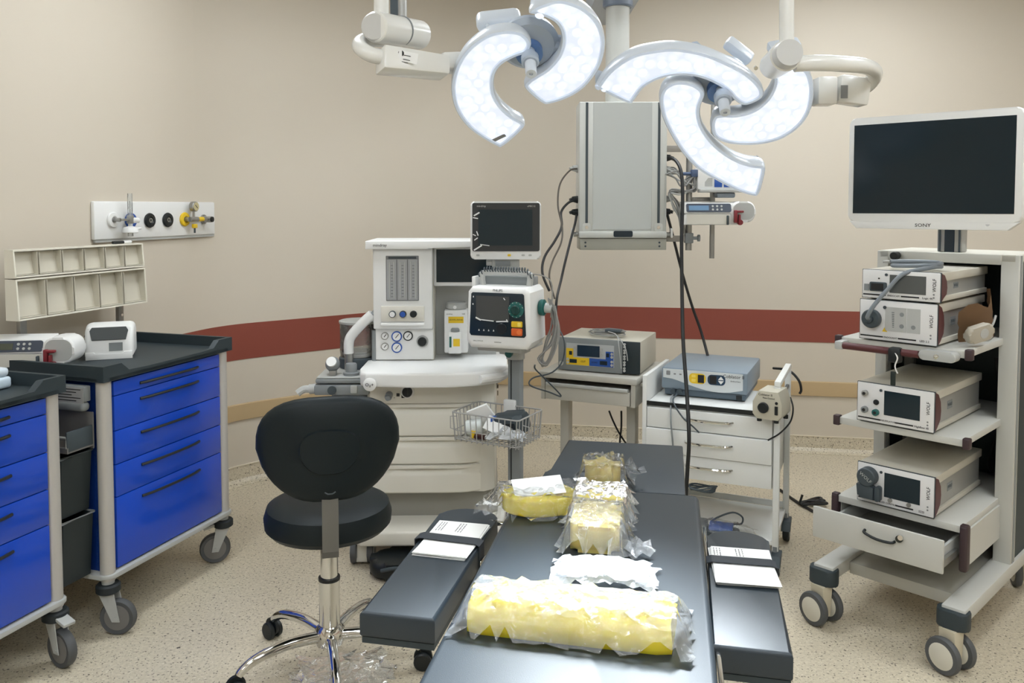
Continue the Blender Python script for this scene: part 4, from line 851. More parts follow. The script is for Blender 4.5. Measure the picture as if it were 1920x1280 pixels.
b = B(); b.cyl((-.008,-.035,.05),(-.008,-.05,.05),.022,n=26,ch=.003); b.put('knob', black, fp); b = B(); b.b2(.038,.05,-.04,-.034,.025,.06); b.put('rocker_switch', black, fp, 0); b = B(); b.cyl((.044,-.034,.073),(.044,-.038,.073),.006,n=14); b.put('lamp', black, fp); text('Coblator II', .013, ink, fp, (-.002,-.0358,.103)); text('Flow Control', .009, ink, fp, (.012,-.0358,.09), name='small_lettering')
for (x,y) in ((-.03,-.02),(.04,-.02),(.05,.08)):
    b = B(); b.cyl((x,y,-.012),(x,y,.003),.010,n=14); b.put('foot', black, fp)
def cord(label, P, r, m, nm='power_cord', sm=6):
    t = thing(nm, label, 'cord', (0,0,0)); b = B(); b.tube(P, r, 7, sm=sm); b.put('cord', m, t); return t
cord('thin grey lead hanging from the left plug of the blue-grey controller', [at(1262,740,3.74),at(1258,748,3.64),at(1258,790,3.575),at(1262,840,3.57),at(1263,880,3.57)], .004, mgrey, 'lead')
cord('dark lead slanting from the controller to its drawer front', [at(1270,738,3.73),at(1262,752,3.62),at(1280,782,3.56),at(1300,800,3.53),at(1311,811,3.52)], .0035, dgrey, 'lead')
cord('black lead looping down beside the beige flow control box', [at(1482,745,3.48),at(1487,765,3.44),at(1482,790,3.42),at(1462,812,3.40),at(1440,825,3.38)], .0035, cable_b, 'lead')
cord('black cord running from the controller back over the cart rail', [at(1450,690,3.95),at(1478,694,3.85),at(1497,712,3.80),at(1502,730,3.79),at(1499,738,3.79)], .006, cable_b)
t = thing('cable_coil', 'coiled dark cable hanging below the white cart drawers', 'cable', at(1318,917,3.55)); rnd = random.Random(3)
for k in range(4):
    b = B(); b.tube([((.052+.003*k)*math.cos(a), (.03)*math.sin(a), .004*k+.006*math.sin(2*a+k)) for a in [2*math.pi*i/12 for i in range(12)]], .004, 6, closed=True, sm=2); b.put('coil', dgrey, t)
t = thing('pedal_bag', 'blue foot pedal in clear plastic on the lower shelf of the white cart', 'foot pedal', onz(1352,1004,.142), -20)
b = B(); b.prism(rrect(.15,.09,.02,4), 0, .03, bev=.008); b.put('pedal_base', dgrey, t); b = B(); b.box((.0,-.005,.042),(.1,.06,.018),.006,rot=(R(10),0,0)); b.put('pedal_plate', blueP, t)
b = B(); b.b2(-.12,-.06,-.03,.06,0,.05,.01); b.put('connector_block', mgrey, t)
sheet('film_bag', clear, t, -.12,.14,-.07,.08, lambda x,y: .05*max(0,1-(x/.16)**2)*max(0,1-(y/.1)**2)+.01, 14, 10, .006, 41)
b = B(); b.tube([(-.05,.03,.04),(-.02,.05,.06),(.04,.09,.075),(.08,.09,.06),(.08,.05,.045),(.05,.02,.05)], .004, 6, sm=5); b.put('cable', dgrey, t)
cord('black cord lying on the floor between the white cart and the tower', [onz(1462,918,.006),onz(1490,938,.006),onz(1520,956,.006),onz(1562,980,.006),onz(1600,1000,.006)], .008, cable_b, 'power_cord')
t = thing('cable_tie_bundle', 'black tied loop of spare cable on the floor behind the tower', 'cable', onz(1515,945,.01))
for (dx, dy, a) in ((.035,.01,10),(.03,-.0,-8),(.045,.02,22)):
    b = B(); b.tube([(-.04,0,.005),(0,.012,.012),(.05+dx,.02+dy,.008),(.06+dx,dy,.008),(0,-.012,.006)], .007, 6, closed=True, sm=4); o = b.put('loop', cable_b, t); o.rotation_euler = (0,0,R(a))
b = B(); b.cyl((-.045,0,.0),(-.03,.0,.05),.006,n=10); b.put('tie', black, t)

# ================================================================== CEILING PENDANT
Yp = 4.0; pn = thing('supply_pendant', 'grey ceiling supply pendant with sockets hanging behind the lamps', 'supply pendant', (.535,Yp,1.343), 0)
pmx = M('pendant_grey', (192,194,190), .38)
b = B(); b.b2(-.212,.212,.0,.20,.06,.713,.006); b.put('console', pmx, pn)
b = B(); b.b2(-.15,.145,-.004,.001,.10,.708); b.put('front_panel', M('pendant_panel', (184,188,186), .35), pn, 0)
for x in (-.175,.172):
    b = B(); b.b2(x-.035,x+.03,-.007,.001,.085,.71,.004); ch = b.put('rail_channel', pmx, pn); b = B(); b.b2(x-.006,x+.006,-.009,-.006,.115,.708); b.put('slot', dgrey, ch, 0); b = B(); b.prism(rrect(.04,.04,.012,4,x,.11), -.012, -.006, 'y'); ep = b.put('end_cap', pmx, ch)
    b = B(); b.cyl((x,-.012,.11),(x,-.015,.11),.008,n=16); b.put('screw', chrome, ch)
b = B(); b.b2(-.212,.212,-.018,.20,.058,.09,.006); b.put('lower_frame', pmx, pn); b = B(); b.prism(rrect(.092,.03,.008,4,-.0,.078), -.022, -.017, 'y'); b.put('display_badge', navy, pn)
b = B(); b.b2(-.206,.212,-.004,.19,.0,.056,.003); b.put('base_box', M('pendant_base', (160,160,150), .45), pn)
for x in (-.18,.178):
    for z in (.018,.036):
        b = B(); b.cyl((x,-.004,z),(x,-.0055,z),.005,n=12); b.put('bolt', dgrey, pn)
for sx in (-1,1):
    b = B(); b.cyl((sx*.212,.03,.074),(sx*.245,.03,.074),.011,n=16); b.put('rail_stub', steel, pn); b = B(); b.b2(sx*.236,sx*.246,.01,.05,.058,.105,.003); b.put('rail_clip', white, pn)
b = B(); b.cyl((-.015,.12,.71),(-.015,.12,1.20),.058,n=32); b.put('column', pmx, pn)
b = B(); b.cyl((-.015,.12,1.185),(-.015,.12,1.235),.074,n=32,ch=.006); b.put('collar', M('pendant_blue_grey', (112,124,142), .4), pn)
b = B(); b.prism(rrect(.22,.75,.09,6,-.015,.36), 1.236, 1.36, bev=.02); b.put('arm', M('pendant_arm', (170,178,188), .4), pn); b = B(); b.cyl((-.015,.66,1.36),(-.015,.66,1.7065),.09,n=28); b.put('ceiling_mount', pmx, pn)
for i, (px, py, sx, m) in enumerate(((1088,316,-1,lgrey),(1088,374,-1,black),(1087,398,-1,black),(1246,296,1,black),(1246,318,1,lgrey),(1246,373,1,lgrey),(1248,397,1,black))):
    q = at(px,py,Yp+.05)-pn.location; b = B(); b.cyl((sx*.213,.06,q.z),(sx*.24,.05,q.z+.002),.019,.013,n=16); b.cyl((sx*.24,.05,q.z+.002),(sx*.252,.045,q.z-.002),.008,n=12); b.put('socket_plug', m, pn)
# equipment poles with pumps
ep = thing('equipment_poles', 'pair of grey poles clamped beside the pendant console', 'pole', at(1291,446,4.05), 0)
b = B(); b.cyl((0,0,-.06),(0,0,.42),.0155,n=20); b.put('short_pole', steel, ep); b = B(); b.cyl((.115,0,-.10),(.115,0,.68),.0125,n=20); b.put('long_pole', steel, ep)
b = B(); b.b2(-.115,-.01,-.012,.012,-.018,.012,.003); b.b2(-.115,.02,-.012,.012,.42,.45,.003); b.put('bracket', M('warm_grey_bracket', (150,146,140), .4), ep); b = B(); b.b2(-.02,.02,-.022,.022,-.025,.025,.004); b.cyl((.02,-.01,.0),(.045,-.012,0),.008); b.cyl((.042,-.012,0),(.052,-.012,0),.017,n=18); b.put('clamp', mgrey, ep)
b = B(); b.b2(0,.115,.015,.03,.18,.20,.002); b.put('cross_bar', steel, ep)
syringe_pump('grey syringe pump with blue display clamped to the pendant poles', at(1343,421,3.99), 0, (104,136,168), .34)
t = thing('gas_module', 'white box with blue ports on the poles behind the lamp', 'medical device', at(1348,361,4.0), 0)
b = B(); b.b2(-.11,.12,-.03,.05,.015,.12,.006); b.put('case', white, t); b = B(); b.b2(-.105,.10,-.06,.0,.0,.016,.004); b.put('shelf', lgrey, t)
for x in (-.01,.035,.075):
    b = B(); b.b2(x-.02,x+.017,-.034,-.029,.025,.075,.002); b.put('port', blueP, t)
b = B(); b.prism([(-.075,.03),(-.04,.03),(-.04,.07),(-.06,.07),(-.075,.05)], -.033, -.029, 'y'); b.put('hinge_cover', lgrey, t); b = B(); b.b2(-.02,.07,-.04,.02,-.025,.0,.008); b.put('drip_tray', M('slate_tray', (128,138,148), .4), t); b = B(); b.b2(-.14,-.108,-.03,.0,.075,.11,.004); b.cyl((-.18,-.015,.09),(-.14,-.015,.09),.008); b.put('cable_plug', M('slate_blue', (70,88,120), .45), t)
t = thing('lead_bundle', 'tangle of pale grey leads looped between the pendant and the poles', 'cable', (0,0,0)); rnd = random.Random(17)
for k in range(7):
    e = lambda s_: rnd.uniform(-s_,s_); Y = 4.0+.012*k
    P = [at(1248+e(2),322+e(8),Y), at(1268+e(6),325+e(10),Y-.02), at(1280+e(6),345+e(8),Y-.03), at(1298+e(8),338+e(10),Y-.02), at(1304+e(3),352+e(6),Y-.02), at(1285+e(8),360+e(5),Y-.03), at(1256+e(4),358+e(5),Y-.02), at(1268+e(6),385+e(6),Y-.02), at(1276+e(5),415+e(6),Y), at(1283+e(4),438+e(3),Y)]
    b = B(); b.tube(P, .0042, 6, sm=5); b.put('lead', lgrey if k%2 else cable_g, t)
cord('thin grey-brown cord curving down from the upper left pendant socket', [at(1082,316,4.04),at(1068,320,4.03),at(1050,345,4.0),at(1046,385,3.95),at(1054,425,3.9),at(1052,455,3.85),at(1036,490,3.8),at(1030,520,3.75),at(1040,560,3.7)], .0042, M('brown_grey_cable', (78,72,64), .5))
cord('black cord bowing down from the middle left pendant socket', [at(1082,375,4.04),at(1066,380,4.02),at(1052,398,4.0),at(1053,425,3.95),at(1040,452,3.9),at(1021,482,3.85),at(1017,512,3.8),at(1030,545,3.75)], .006, cable_b)
cord('black cord falling from the lowest left pendant socket', [at(1081,402,4.04),at(1078,420,4.02),at(1070,450,3.97),at(1060,490,3.9),at(1052,525,3.85),at(1044,560,3.75),at(1042,600,3.7)], .006, cable_b)
cord('long black cord dropping from the pendant past the blue-grey controller', [at(1252,296,4.04),at(1266,300,4.0),at(1277,322,3.95),at(1280,370,3.9),at(1278,450,3.85),at(1279,560,3.75),at(1281,640,3.66),at(1288,740,3.52),at(1292,820,3.45),at(1289,880,3.45),at(1286,930,3.45)], .0085, cable_b)
cord('black cord slanting from the pendant to the back of the controller', [at(1251,402,4.05),at(1257,425,4.05),at(1266,460,4.06),at(1280,515,4.08),at(1298,575,4.1),at(1314,620,4.1),at(1327,667,4.06)], .007, cable_b)
# ================================================================== SURGICAL LAMPS
lampM = M('lamp_housing', (208,216,226), .3, coat=.2); lampG = M('lamp_grey_blue', (168,180,196), .4); armM = M('lamp_arm_white', (226,226,222), .25, coat=.3)
def lens_mat():
    m = bpy.data.materials.new('led_lens'); m.use_nodes = True; nt = m.node_tree; L = nt.links.new; bs = nt.nodes['Principled BSDF']
    tc = nt.nodes.new('ShaderNodeTexCoord'); v = nt.nodes.new('ShaderNodeTexVoronoi'); v.inputs['Scale'].default_value = 34; L(tc.outputs['Object'], v.inputs['Vector'])
    r = nt.nodes.new('ShaderNodeValToRGB'); r.color_ramp.elements[0].position = .0; r.color_ramp.elements[0].color = (.95,.98,1,1); r.color_ramp.elements[1].position = .7; r.color_ramp.elements[1].color = (.74,.79,.88,1); L(v.outputs['Distance'], r.inputs['Fac'])
    L(r.outputs['Color'], bs.inputs['Emission Color']); bs.inputs['Emission Strength'].default_value = LENS_E; bs.inputs['Base Color'].default_value = (.03,.03,.035,1); bs.inputs['Roughness'].default_value = .3
    return m
lensM = lens_mat()
rimM = M('lens_rim_glow', (196,208,226), .3, emit=.3)
optM = M('led_optic_glow', (120,124,130), .25, emit=4.6)
from mathutils.geometry import delaunay_2d_cdt
OPT = {}
def optic(n):
    k = tuple(n)
    if k not in OPT:
        b = B(); b.lathe([(.0145,0),(.0145,.0012),(.011,.0035),(.004,.0042)], 14, (0,0,0), n); o = b.put('led_optic', optM); OPT[k] = o.data; bpy.data.objects.remove(o)
    return OPT[k]
def lamp(label, cpx, Yc, n, petals, hub, target, en):
    C = at(*cpx, Yc); n = Vector(n).normalized()
    t = thing('surgical_lamp', label, 'surgical lamp', C, 0, 'surgical lamps over the operating table')
    u = Vector((1,0,0)); u = (u-n*u.dot(n)).normalized(); v = n.cross(u)*-1
    def pl(px, py):
        r = ray(px,py); o = Vector((0,0,HC)); p = o+r*((C-o).dot(n)/r.dot(n))-C; return Vector((p.dot(u), p.dot(v)))
    def w3(q, h): return u*q.x+v*q.y+n*h
    def fill(b, poly, h):
        vs, es_, fs = delaunay_2d_cdt(poly, [], [list(range(len(poly)))], 1, 1e-6)[:3]
        V = [b.v(w3(q,h)) for q in vs]
        for f_ in fs: b.bm.faces.new([V[i] for i in f_])
    for pts in petals:
        P = [pl(*q) for q in pts]; D = [q.to_2d() if len(q) == 3 else q for q in spline([q.to_3d() for q in P], 4, True)]
        area = sum(D[i].x*D[(i+1) % len(D)].y-D[(i+1) % len(D)].x*D[i].y for i in range(len(D)))
        sg = 1 if area > 0 else -1
        def inset(d):
            out = []
            for i in range(len(D)):
                tg = (D[(i+1) % len(D)]-D[i-1]).normalized(); out.append(D[i]+Vector((-tg.y,tg.x))*d*sg)
            return out
        b = B(); mk = lambda d, h: [b.v(w3(q,h)) for q in inset(d)]
        b.skin([mk(.003,.004),mk(0,.0),mk(0,-.02),mk(.006,-.045),mk(.02,-.066)], caps=False)
        fill(b, inset(.02), -.066); bmesh.ops.remove_doubles(b.bm, verts=b.bm.verts, dist=1e-5); pet = b.put('lamp_petal', lampM, t, 50)
        b = B(); b.skin([mk(.014,.001),mk(.011,.0055),mk(.003,.0045)], caps=False); b.put('lens_rim', rimM, pet, 50)
        b = B(); fill(b, inset(.0135), .0012); b.put('led_lens', lensM, pet, 0)
        core = inset(.030); xs_ = [q.x for q in core]; ys_ = [q.y for q in core]; sp_ = .036; row = 0; y_ = min(ys_)
        while y_ < max(ys_):
            x_ = min(xs_)+(sp_/2 if row % 2 else 0)
            while x_ < max(xs_):
                ins = False
                for i in range(len(core)):
                    p1, p2 = core[i], core[i-1]
                    if (p1.y > y_) != (p2.y > y_) and x_ < (p2.x-p1.x)*(y_-p1.y)/(p2.y-p1.y)+p1.x: ins = not ins
                if ins:
                    c_ = w3(Vector((x_,y_)), .0014)
                    o = bpy.data.objects.new('led_optic', optic(n)); COL.objects.link(o); o.parent = pet; o.location = c_
                x_ += sp_
            y_ += sp_*.866; row += 1
    b = B(); b.lathe([(.0,-.085),(.06,-.085),(.085,-.07),(.09,-.05),(.075,-.035),(.0,-.033)], 32, (0,0,0), n)
    for (px, py) in hub:
        q = w3(pl(px,py), -.055); b.tube([n*-.06, q*.5+n*-.035, q], .028, 10)
    b.put('hub', lampG, t)
    b = B(); b.cyl(n*-.04+v*.012, n*-.01+v*.012, .04, n=28); b.put('hub_badge', M('badge_blue', (92,126,180), .4), t)
    b = B(); b.lathe([(.018,-.04),(.016,.0),(.02,.01),(.026,.02),(.026,.045),(.022,.05)], 24, (0,0,0), n); hd = b.put('handle_socket', lampG, t); b = B(); b.lathe([(.0165,.05),(.0165,.095),(.015,.1),(.006,.1),(.006,.094)], 22, (0,0,0), n); b.put('handle', lampM, hd)
    sp = bpy.data.lights.new('beam', 'SPOT'); sp.energy = en; sp.spot_size = R(40); sp.spot_blend = .95; sp.shadow_soft_size = .13; sp.color = (.86,.94,1)
    so = bpy.data.objects.new('beam', sp); COL.objects.link(so); so.parent = t; so.location = n*.11
    so.rotation_euler = (Vector(target)-(C+n*.11)).to_track_quat('-Z','Y').to_euler()
    return t, C, n, w3, pl
R1 = [(1118,163),(1142,131),(1183,103),(1227,92),(1267,89),(1317,97),(1361,114),(1399,134),(1424,156),(1432,172),(1427,184),(1408,194),(1392,196),(1377,187),(1361,170),(1339,156),(1311,145),(1280,141),(1249,144),(1224,153),(1205,166),(1190,186),(1180,193),(1150,180),(1122,166)]
R2 = [(1236,187),(1241,168),(1255,156),(1274,151),(1299,155),(1317,166),(1321,178),(1314,197),(1313,216),(1319,237),(1333,259),(1352,278),(1377,295),(1405,306),(1430,310),(1435,316),(1431,337),(1423,362),(1412,366),(1380,356),(1342,337),(1308,316),(1280,287),(1258,253),(1242,219)]
R3 = [(1333,231),(1339,217),(1355,213),(1380,213),(1408,206),(1430,191),(1444,172),(1450,153),(1449,137),(1455,124),(1472,118),(1498,120),(1517,133),(1525,156),(1525,184),(1517,212),(1499,237),(1467,259),(1430,269),(1392,271),(1361,267),(1342,259),(1334,247)]
L1 = [(996,82),(989,68),(973,58),(946,55.5),(916,62),(889,78.5),(867.5,100),(853,127),(846,157),(848.5,187),(859,214),(878,238),(903,257),(932,273),(941,274),(960,260),(983,237),(980,227.5),(962,217),(943,200),(930,179),(926,157),(930,135),(943,119),(965,107),(988,98)]
L2 = [(992,24),(1000,14),(1019,5.4),(1046,-2),(1073,3),(1100,16),(1122,38),(1133,65),(1134,89),(1127,119),(1111,146),(1090,168),(1062,184),(1030,194),(1016,192),(992,173),(983,160),(990,150),(1003,141),(1024.6,127),(1043.5,106),(1052,84),(1052,62),(1043.5,45),(1027,34),(1006,27)]
TGT = onz(1050,1195,.78)
nR, nL = (-.06,-.70,-.71), (.03,-.70,-.71)
lr, CR, n_r, w3r, plr = lamp('three-petalled white surgical lamp in front of the pendant', (1353,172), 2.55, nR, [R1,R2,R3], [(1300,112),(1268,190),(1440,225)], TGT, SPOT_E)
ll, CL, n_l, w3l, pll = lamp('white surgical lamp at the upper edge of the picture, left of the pendant column', (993,100), 2.45, nL, [L1,L2], [(915,110),(1090,110)], TGT, SPOT_E)
def lab(px, py, Y): return at(px,py,Y)
# right lamp suspension
o3 = lr.location
b = B(); P = lambda px,py,Y: at(px,py,Y)-o3
b.cyl(P(1475,95,2.38), P(1475,-330,2.38), .0205, n=24); b.put('drop_tube', armM, lr)
b = B(); b.cyl(P(1474,104,2.30), P(1448,124,2.44), .043, .038, n=32, ch=.004); b.put('swivel', armM, lr); b = B(); b.cyl(P(1481,98,2.265), P(1474,104,2.30), .036, .039, n=32); b.put('swivel_cap', M('cap_grey', (196,196,194), .4), lr)
b = B(); b.tube([P(1490,120,2.36),P(1530,118,2.36),P(1580,120,2.38),P(1620,124,2.44),P(1640,135,2.54),P(1632,155,2.62),P(1610,170,2.66)], .023, 14, sm=5); b.put('yoke_arm', armM, lr)
b = B(); q0, q1 = P(1625,162,2.62), P(1555,178,2.60); dd = (q1-q0)
b.T = Matrix.Translation((q0+q1)/2) @ Euler((0,R(8),0)).to_matrix().to_4x4(); b.box((.01,0,0),(.095,.07,.085),.008); b.put('joint_box', armM, lr)
b = B(); b.T = Matrix.Translation(P(1545,172,2.6)); b.box((0,0,0),(.06,.07,.085),.006); b.put('joint_block', armM, lr); b = B(); b.tube([P(1545,172,2.62),P(1500,185,2.64),w3r(plr(1470,190),-.05)], .022, 10); b.put('link_arm', lampG, lr)
b = B(); b.T = Matrix.Translation(P(1583,172,2.555)); b.box((0,0,0),(.022,.001,.04)); b.put('type_label', greyink, lr, 0)
for (px, py, a) in ((1385,95,-38),(1470,88,10)):
    b = B(); b.T = Matrix.Translation(P(px,py,2.66)); b.box((0,0,0),(.10,.05,.035),.01,rot=(R(45),R(-a),0)); b.put('petal_hinge', lampM, lr)
b = B(); b.cyl(P(1417,127,2.535),P(1417.5,128,2.52),.006,n=12); b.put('screw', chrome, lr)
# left lamp suspension
o3 = ll.location; P = lambda px,py,Y: at(px,py,Y)-o3
b = B(); b.cyl(P(715,40,2.5), P(715,-330,2.5), .0225, n=24); b.put('drop_tube', armM, ll)
b = B(); b.cyl(P(702,50,2.38), P(787,66,2.58), .044, n=32, ch=.004); b.put('swivel', armM, ll); b = B(); b.cyl(P(700.5,49.5,2.374), P(702,50,2.38), .036, .04, n=32); b.put('swivel_cap', M('cap_grey', (196,196,194), .4), ll)
b = B(); b.lathe([(.0448,-.002),(.0448,.002)], 32, P(752,58,2.49), P(787,66,2.58)-P(702,50,2.38)); b.put('seam_ring', mgrey, ll)
b = B(); b.tube([P(752,75,2.5),P(715,74,2.47),P(685,75,2.44),P(674,85,2.4),P(685,97,2.37),P(705,105,2.37),P(735,108,2.39)], .022, 14, sm=5); b.put('yoke_arm', armM, ll)
b = B(); q0, q1 = P(712,112,2.37), P(835,128,2.48); A = []
def boxarm(q0, q1, hz, hy, h1):
    b = B(); up = Vector((0,.25,1)).normalized(); d = (q1-q0).normalized(); sd_ = d.cross(up).normalized(); rr = []
    for q, hh in ((q0,hz),(q1,h1)): rr.append([b.v(q+up*hh*s1+sd_*hy*s2) for s1, s2 in ((1,1),(1,-1),(-1,-1),(-1,1))])
    b.skin(rr); bmesh.ops.bevel(b.bm, geom=list(b.bm.edges), offset=.008, segments=2, profile=.5, affect='EDGES'); return b
boxarm(q0, q1, .036, .035, .03).put('joint_box', armM, ll)
boxarm(P(822,118,2.5), P(880,118,2.56), .026, .03, .03).put('joint_block', armM, ll)
b = B(); b.T = Matrix.Translation(P(765,107,2.37)); b.box((0,0,0),(.055,.001,.03),rot=(0,R(10),R(12))); lb = b.put('type_label', white, ll, 0)
for k in range(5):
    b = B(); b.T = Matrix.Translation(P(765,107,2.3685)); b.box((-.012+.008*(k%2),-.001,.01-.006*k),(.02+.004*(k%3),.0008,.0016),rot=(0,R(10),R(12))); b.put('label_line', ink, lb, 0)
b = B(); b.T = Matrix.Translation(P(752,100,2.367)); b.cyl((0,0,0),(0,-.001,0),.0085,n=18); b.put('label_mark', ink, lb)
b = B(); b.T = Matrix.Translation(P(935,38,2.60)); b.box((0,0,0),(.14,.07,.05),.02,3,rot=(R(45),R(-6),0)); b.put('petal_hinge', lampM, ll); b = B(); b.cyl(P(914,47,2.56),P(914,48,2.54),.006,n=12); b.put('screw', chrome, ll)
b = B(); q = w3l(pll(935,258), .0022); b.T = Matrix.Translation(q) @ Matrix((pll(1,0).to_3d()*0+Vector((1,0,0)), Vector((0,.7,-.7)), Vector((0,-.7,-.7)))).transposed().to_4x4(); b.box((0,0,0),(.05,.012,.001),rot=(0,0,R(-32))); b.put('petal_label', greyink, ll, 0)
q0 = at(746,20,3.3); t = thing('ceiling_pole', 'chrome and dark ceiling pole showing behind the left lamp arm', 'pole', (q0.x,3.3,2.25), 0)
b = B(); b.cyl((.018,0,.0),(.018,0,.8),.018,n=20); b.put('tube', steel, t); b = B(); b.b2(-.03,.004,.0,.02,.0,.8); b.put('dark_strip', dgrey, t, 0)
# ================================================================== EQUIPMENT TOWER
TR = -46
tw = thing('equipment_tower', 'light grey wheeled endoscopy tower with shelves and an open drawer', 'equipment tower', (1.238,3.10,0), TR)
twm = M('tower_grey', (190,190,184), .4); twd = M('tower_dark', (34,50,55), .55)
def twl(x, y, z): return tw.matrix_basis @ Vector((x,y,z))
for (x0, x1, y0, y1) in ((-.03,.015,.40,.455),(.425,.485,.40,.455),(-.03,.015,.68,.735),(.425,.485,.68,.735)):
    b = B(); b.b2(x0,x1,y0,y1,.18,1.372,.003); po = b.put('post', twm, tw)
    b = B(); b.b2(x1-.001,x1+.0015,y0+.018,y0+.024,.18,1.37); b.b2(x1-.001,x1+.0015,y0+.034,y0+.038,.18,1.37); b.put('post_groove', mgrey, po, 0)
b = B(); b.b2(-.02,.475,.40,.735,1.345,1.374,.003); b.put('top_plate', M('tower_top', (206,204,194), .4), tw); b = B(); b.b2(.015,.425,.398,.41,1.335,1.372,.002); b.put('front_beam', twm, tw)
b = B(); b.cyl((.05,.398,1.355),(.05,.36,1.355),.016,n=18,ch=.003); b.put('star_knob', black, tw)
b = B(); b.b2(.0,.44,.725,.735,.2,1.34); b.put('back_panel', twd, tw, 0); b = B(); b.b2(.472,.478,.455,.68,.2,1.34); b.b2(-.024,-.018,.455,.68,.2,1.34); b.put('side_panel', twd, tw, 0)
for z in (1.062,.757,.457):
    b = B(); b.b2(0,.44,0,.70,z-.026,z,.003); sh = b.put('shelf', twm, tw)
    for x in (-.006,.446):
        b = B(); b.b2(x-.012,x+.012,-.008,.02,z-.032,z+.006,.004); b.put('corner_cap', M('plum_corner', (56,40,44), .5), sh)
b = B(); b.cyl((.03,-.045,1.038),(.30,-.045,1.038),.013,n=18); b.put('handle_bar', maroon, tw); b = B(); b.b2(.005,.035,-.06,.0,1.022,1.054,.006); b.put('handle_mount', lgrey, tw); b = B(); b.prism(rrect(.12,.034,.014,5,.36,1.04), -.05, 0, 'y', bev=.004); b.put('handle_mount', lgrey, tw); b = B(); b.cyl((.36,-.05,1.04),(.36,-.056,1.04),.008); b.put('mount_screw', chrome, tw); b = B(); b.b2(.2,.245,-.065,-.03,1.0,1.055,.01); b.put('bar_clamp', black, tw)
# drawer box
b = B(); b.b2(.43,.446,.02,.40,.305,.432); b.b2(-.006,.01,.02,.40,.305,.432); b.b2(.01,.43,.38,.40,.305,.432); b.put('drawer_case', twm, tw, 0)
for x in (-.006,.446):
    b = B(); b.b2(x-.013,x+.013,-.01,.03,.30,.46,.008,3); b.put('case_corner', M('plum_corner', (56,40,44), .5), tw)
b = B(); b.b2(-.03,.425,-.135,-.122,.325,.44,.004); dr = b.put('drawer', twm, tw); b = B(); b.b2(.02,.41,-.122,.30,.335,.34); b.b2(.40,.41,-.122,.30,.335,.40); b.b2(.02,.03,-.122,.30,.335,.40); b.put('drawer_tray', lgrey, dr, 0)
b = B(); b.tube([(.165,-.136,.405),(.17,-.152,.40),(.215,-.16,.392),(.26,-.152,.39),(.268,-.136,.392)], .005, 8, sm=4); b.put('handle', black, dr); b = B(); b.cyl((.285,-.136,.408),(.285,-.145,.408),.012,n=18); lk = b.put('lock', M('dark_lock', (40,44,40), .4), dr); b = B(); b.cyl((.293,-.145,.416),(.293,-.155,.418),.009,n=14); b.put('key', chrome, dr)
b = B(); b.b2(.412,.424,-.12,.02,.345,.37); b.put('runner', steel, dr, 0)
# base
b = B(); b.b2(.04,.42,.03,.72,.155,.20,.004); b.put('base_plate', M('tower_base', (176,174,164), .45), tw)
for x in (.0,.45):
    b = B(); b.b2(x-.035,x+.04,-.11,.80,.165,.215,.004); b.put('base_beam', twm, tw)
    for y in (-.095,.79):
        b = B(); b.prism(rrect(.10,.075,.028,5,x,y), .145, .205, bev=.006); cs = b.put('caster', char, tw)
        a = R(74 if y < 0 else 30); d = Vector((math.cos(a),math.sin(a),0)); c = Vector((x,y-.02,.062))
        b = B(); b.T = Matrix.Translation(c) @ Euler((0,0,a)).to_matrix().to_4x4(); b.prism([(-.027,.085),(.027,.085),(.018,-.03),(-.018,-.03)], -.03, .03, 'y', bev=.006); b.put('stem', M('beige_caster', (196,188,166), .45), cs)
        for s_ in (-1,1):
            b = B(); b.lathe([(.045,-.013),(.058,-.012),(.062,-.004),(.062,.004),(.058,.012),(.045,.013)], 32, c+d*(s_*.04), d); b.put('tyre', tyre, cs); b = B(); b.lathe([(0,-.014),(.04,-.015),(.047,-.011),(.047,.011),(.04,.015),(0,.014)], 30, c+d*(s_*.04), d); b.put('wheel_disc', M('beige_disc', (204,200,186), .45), cs)
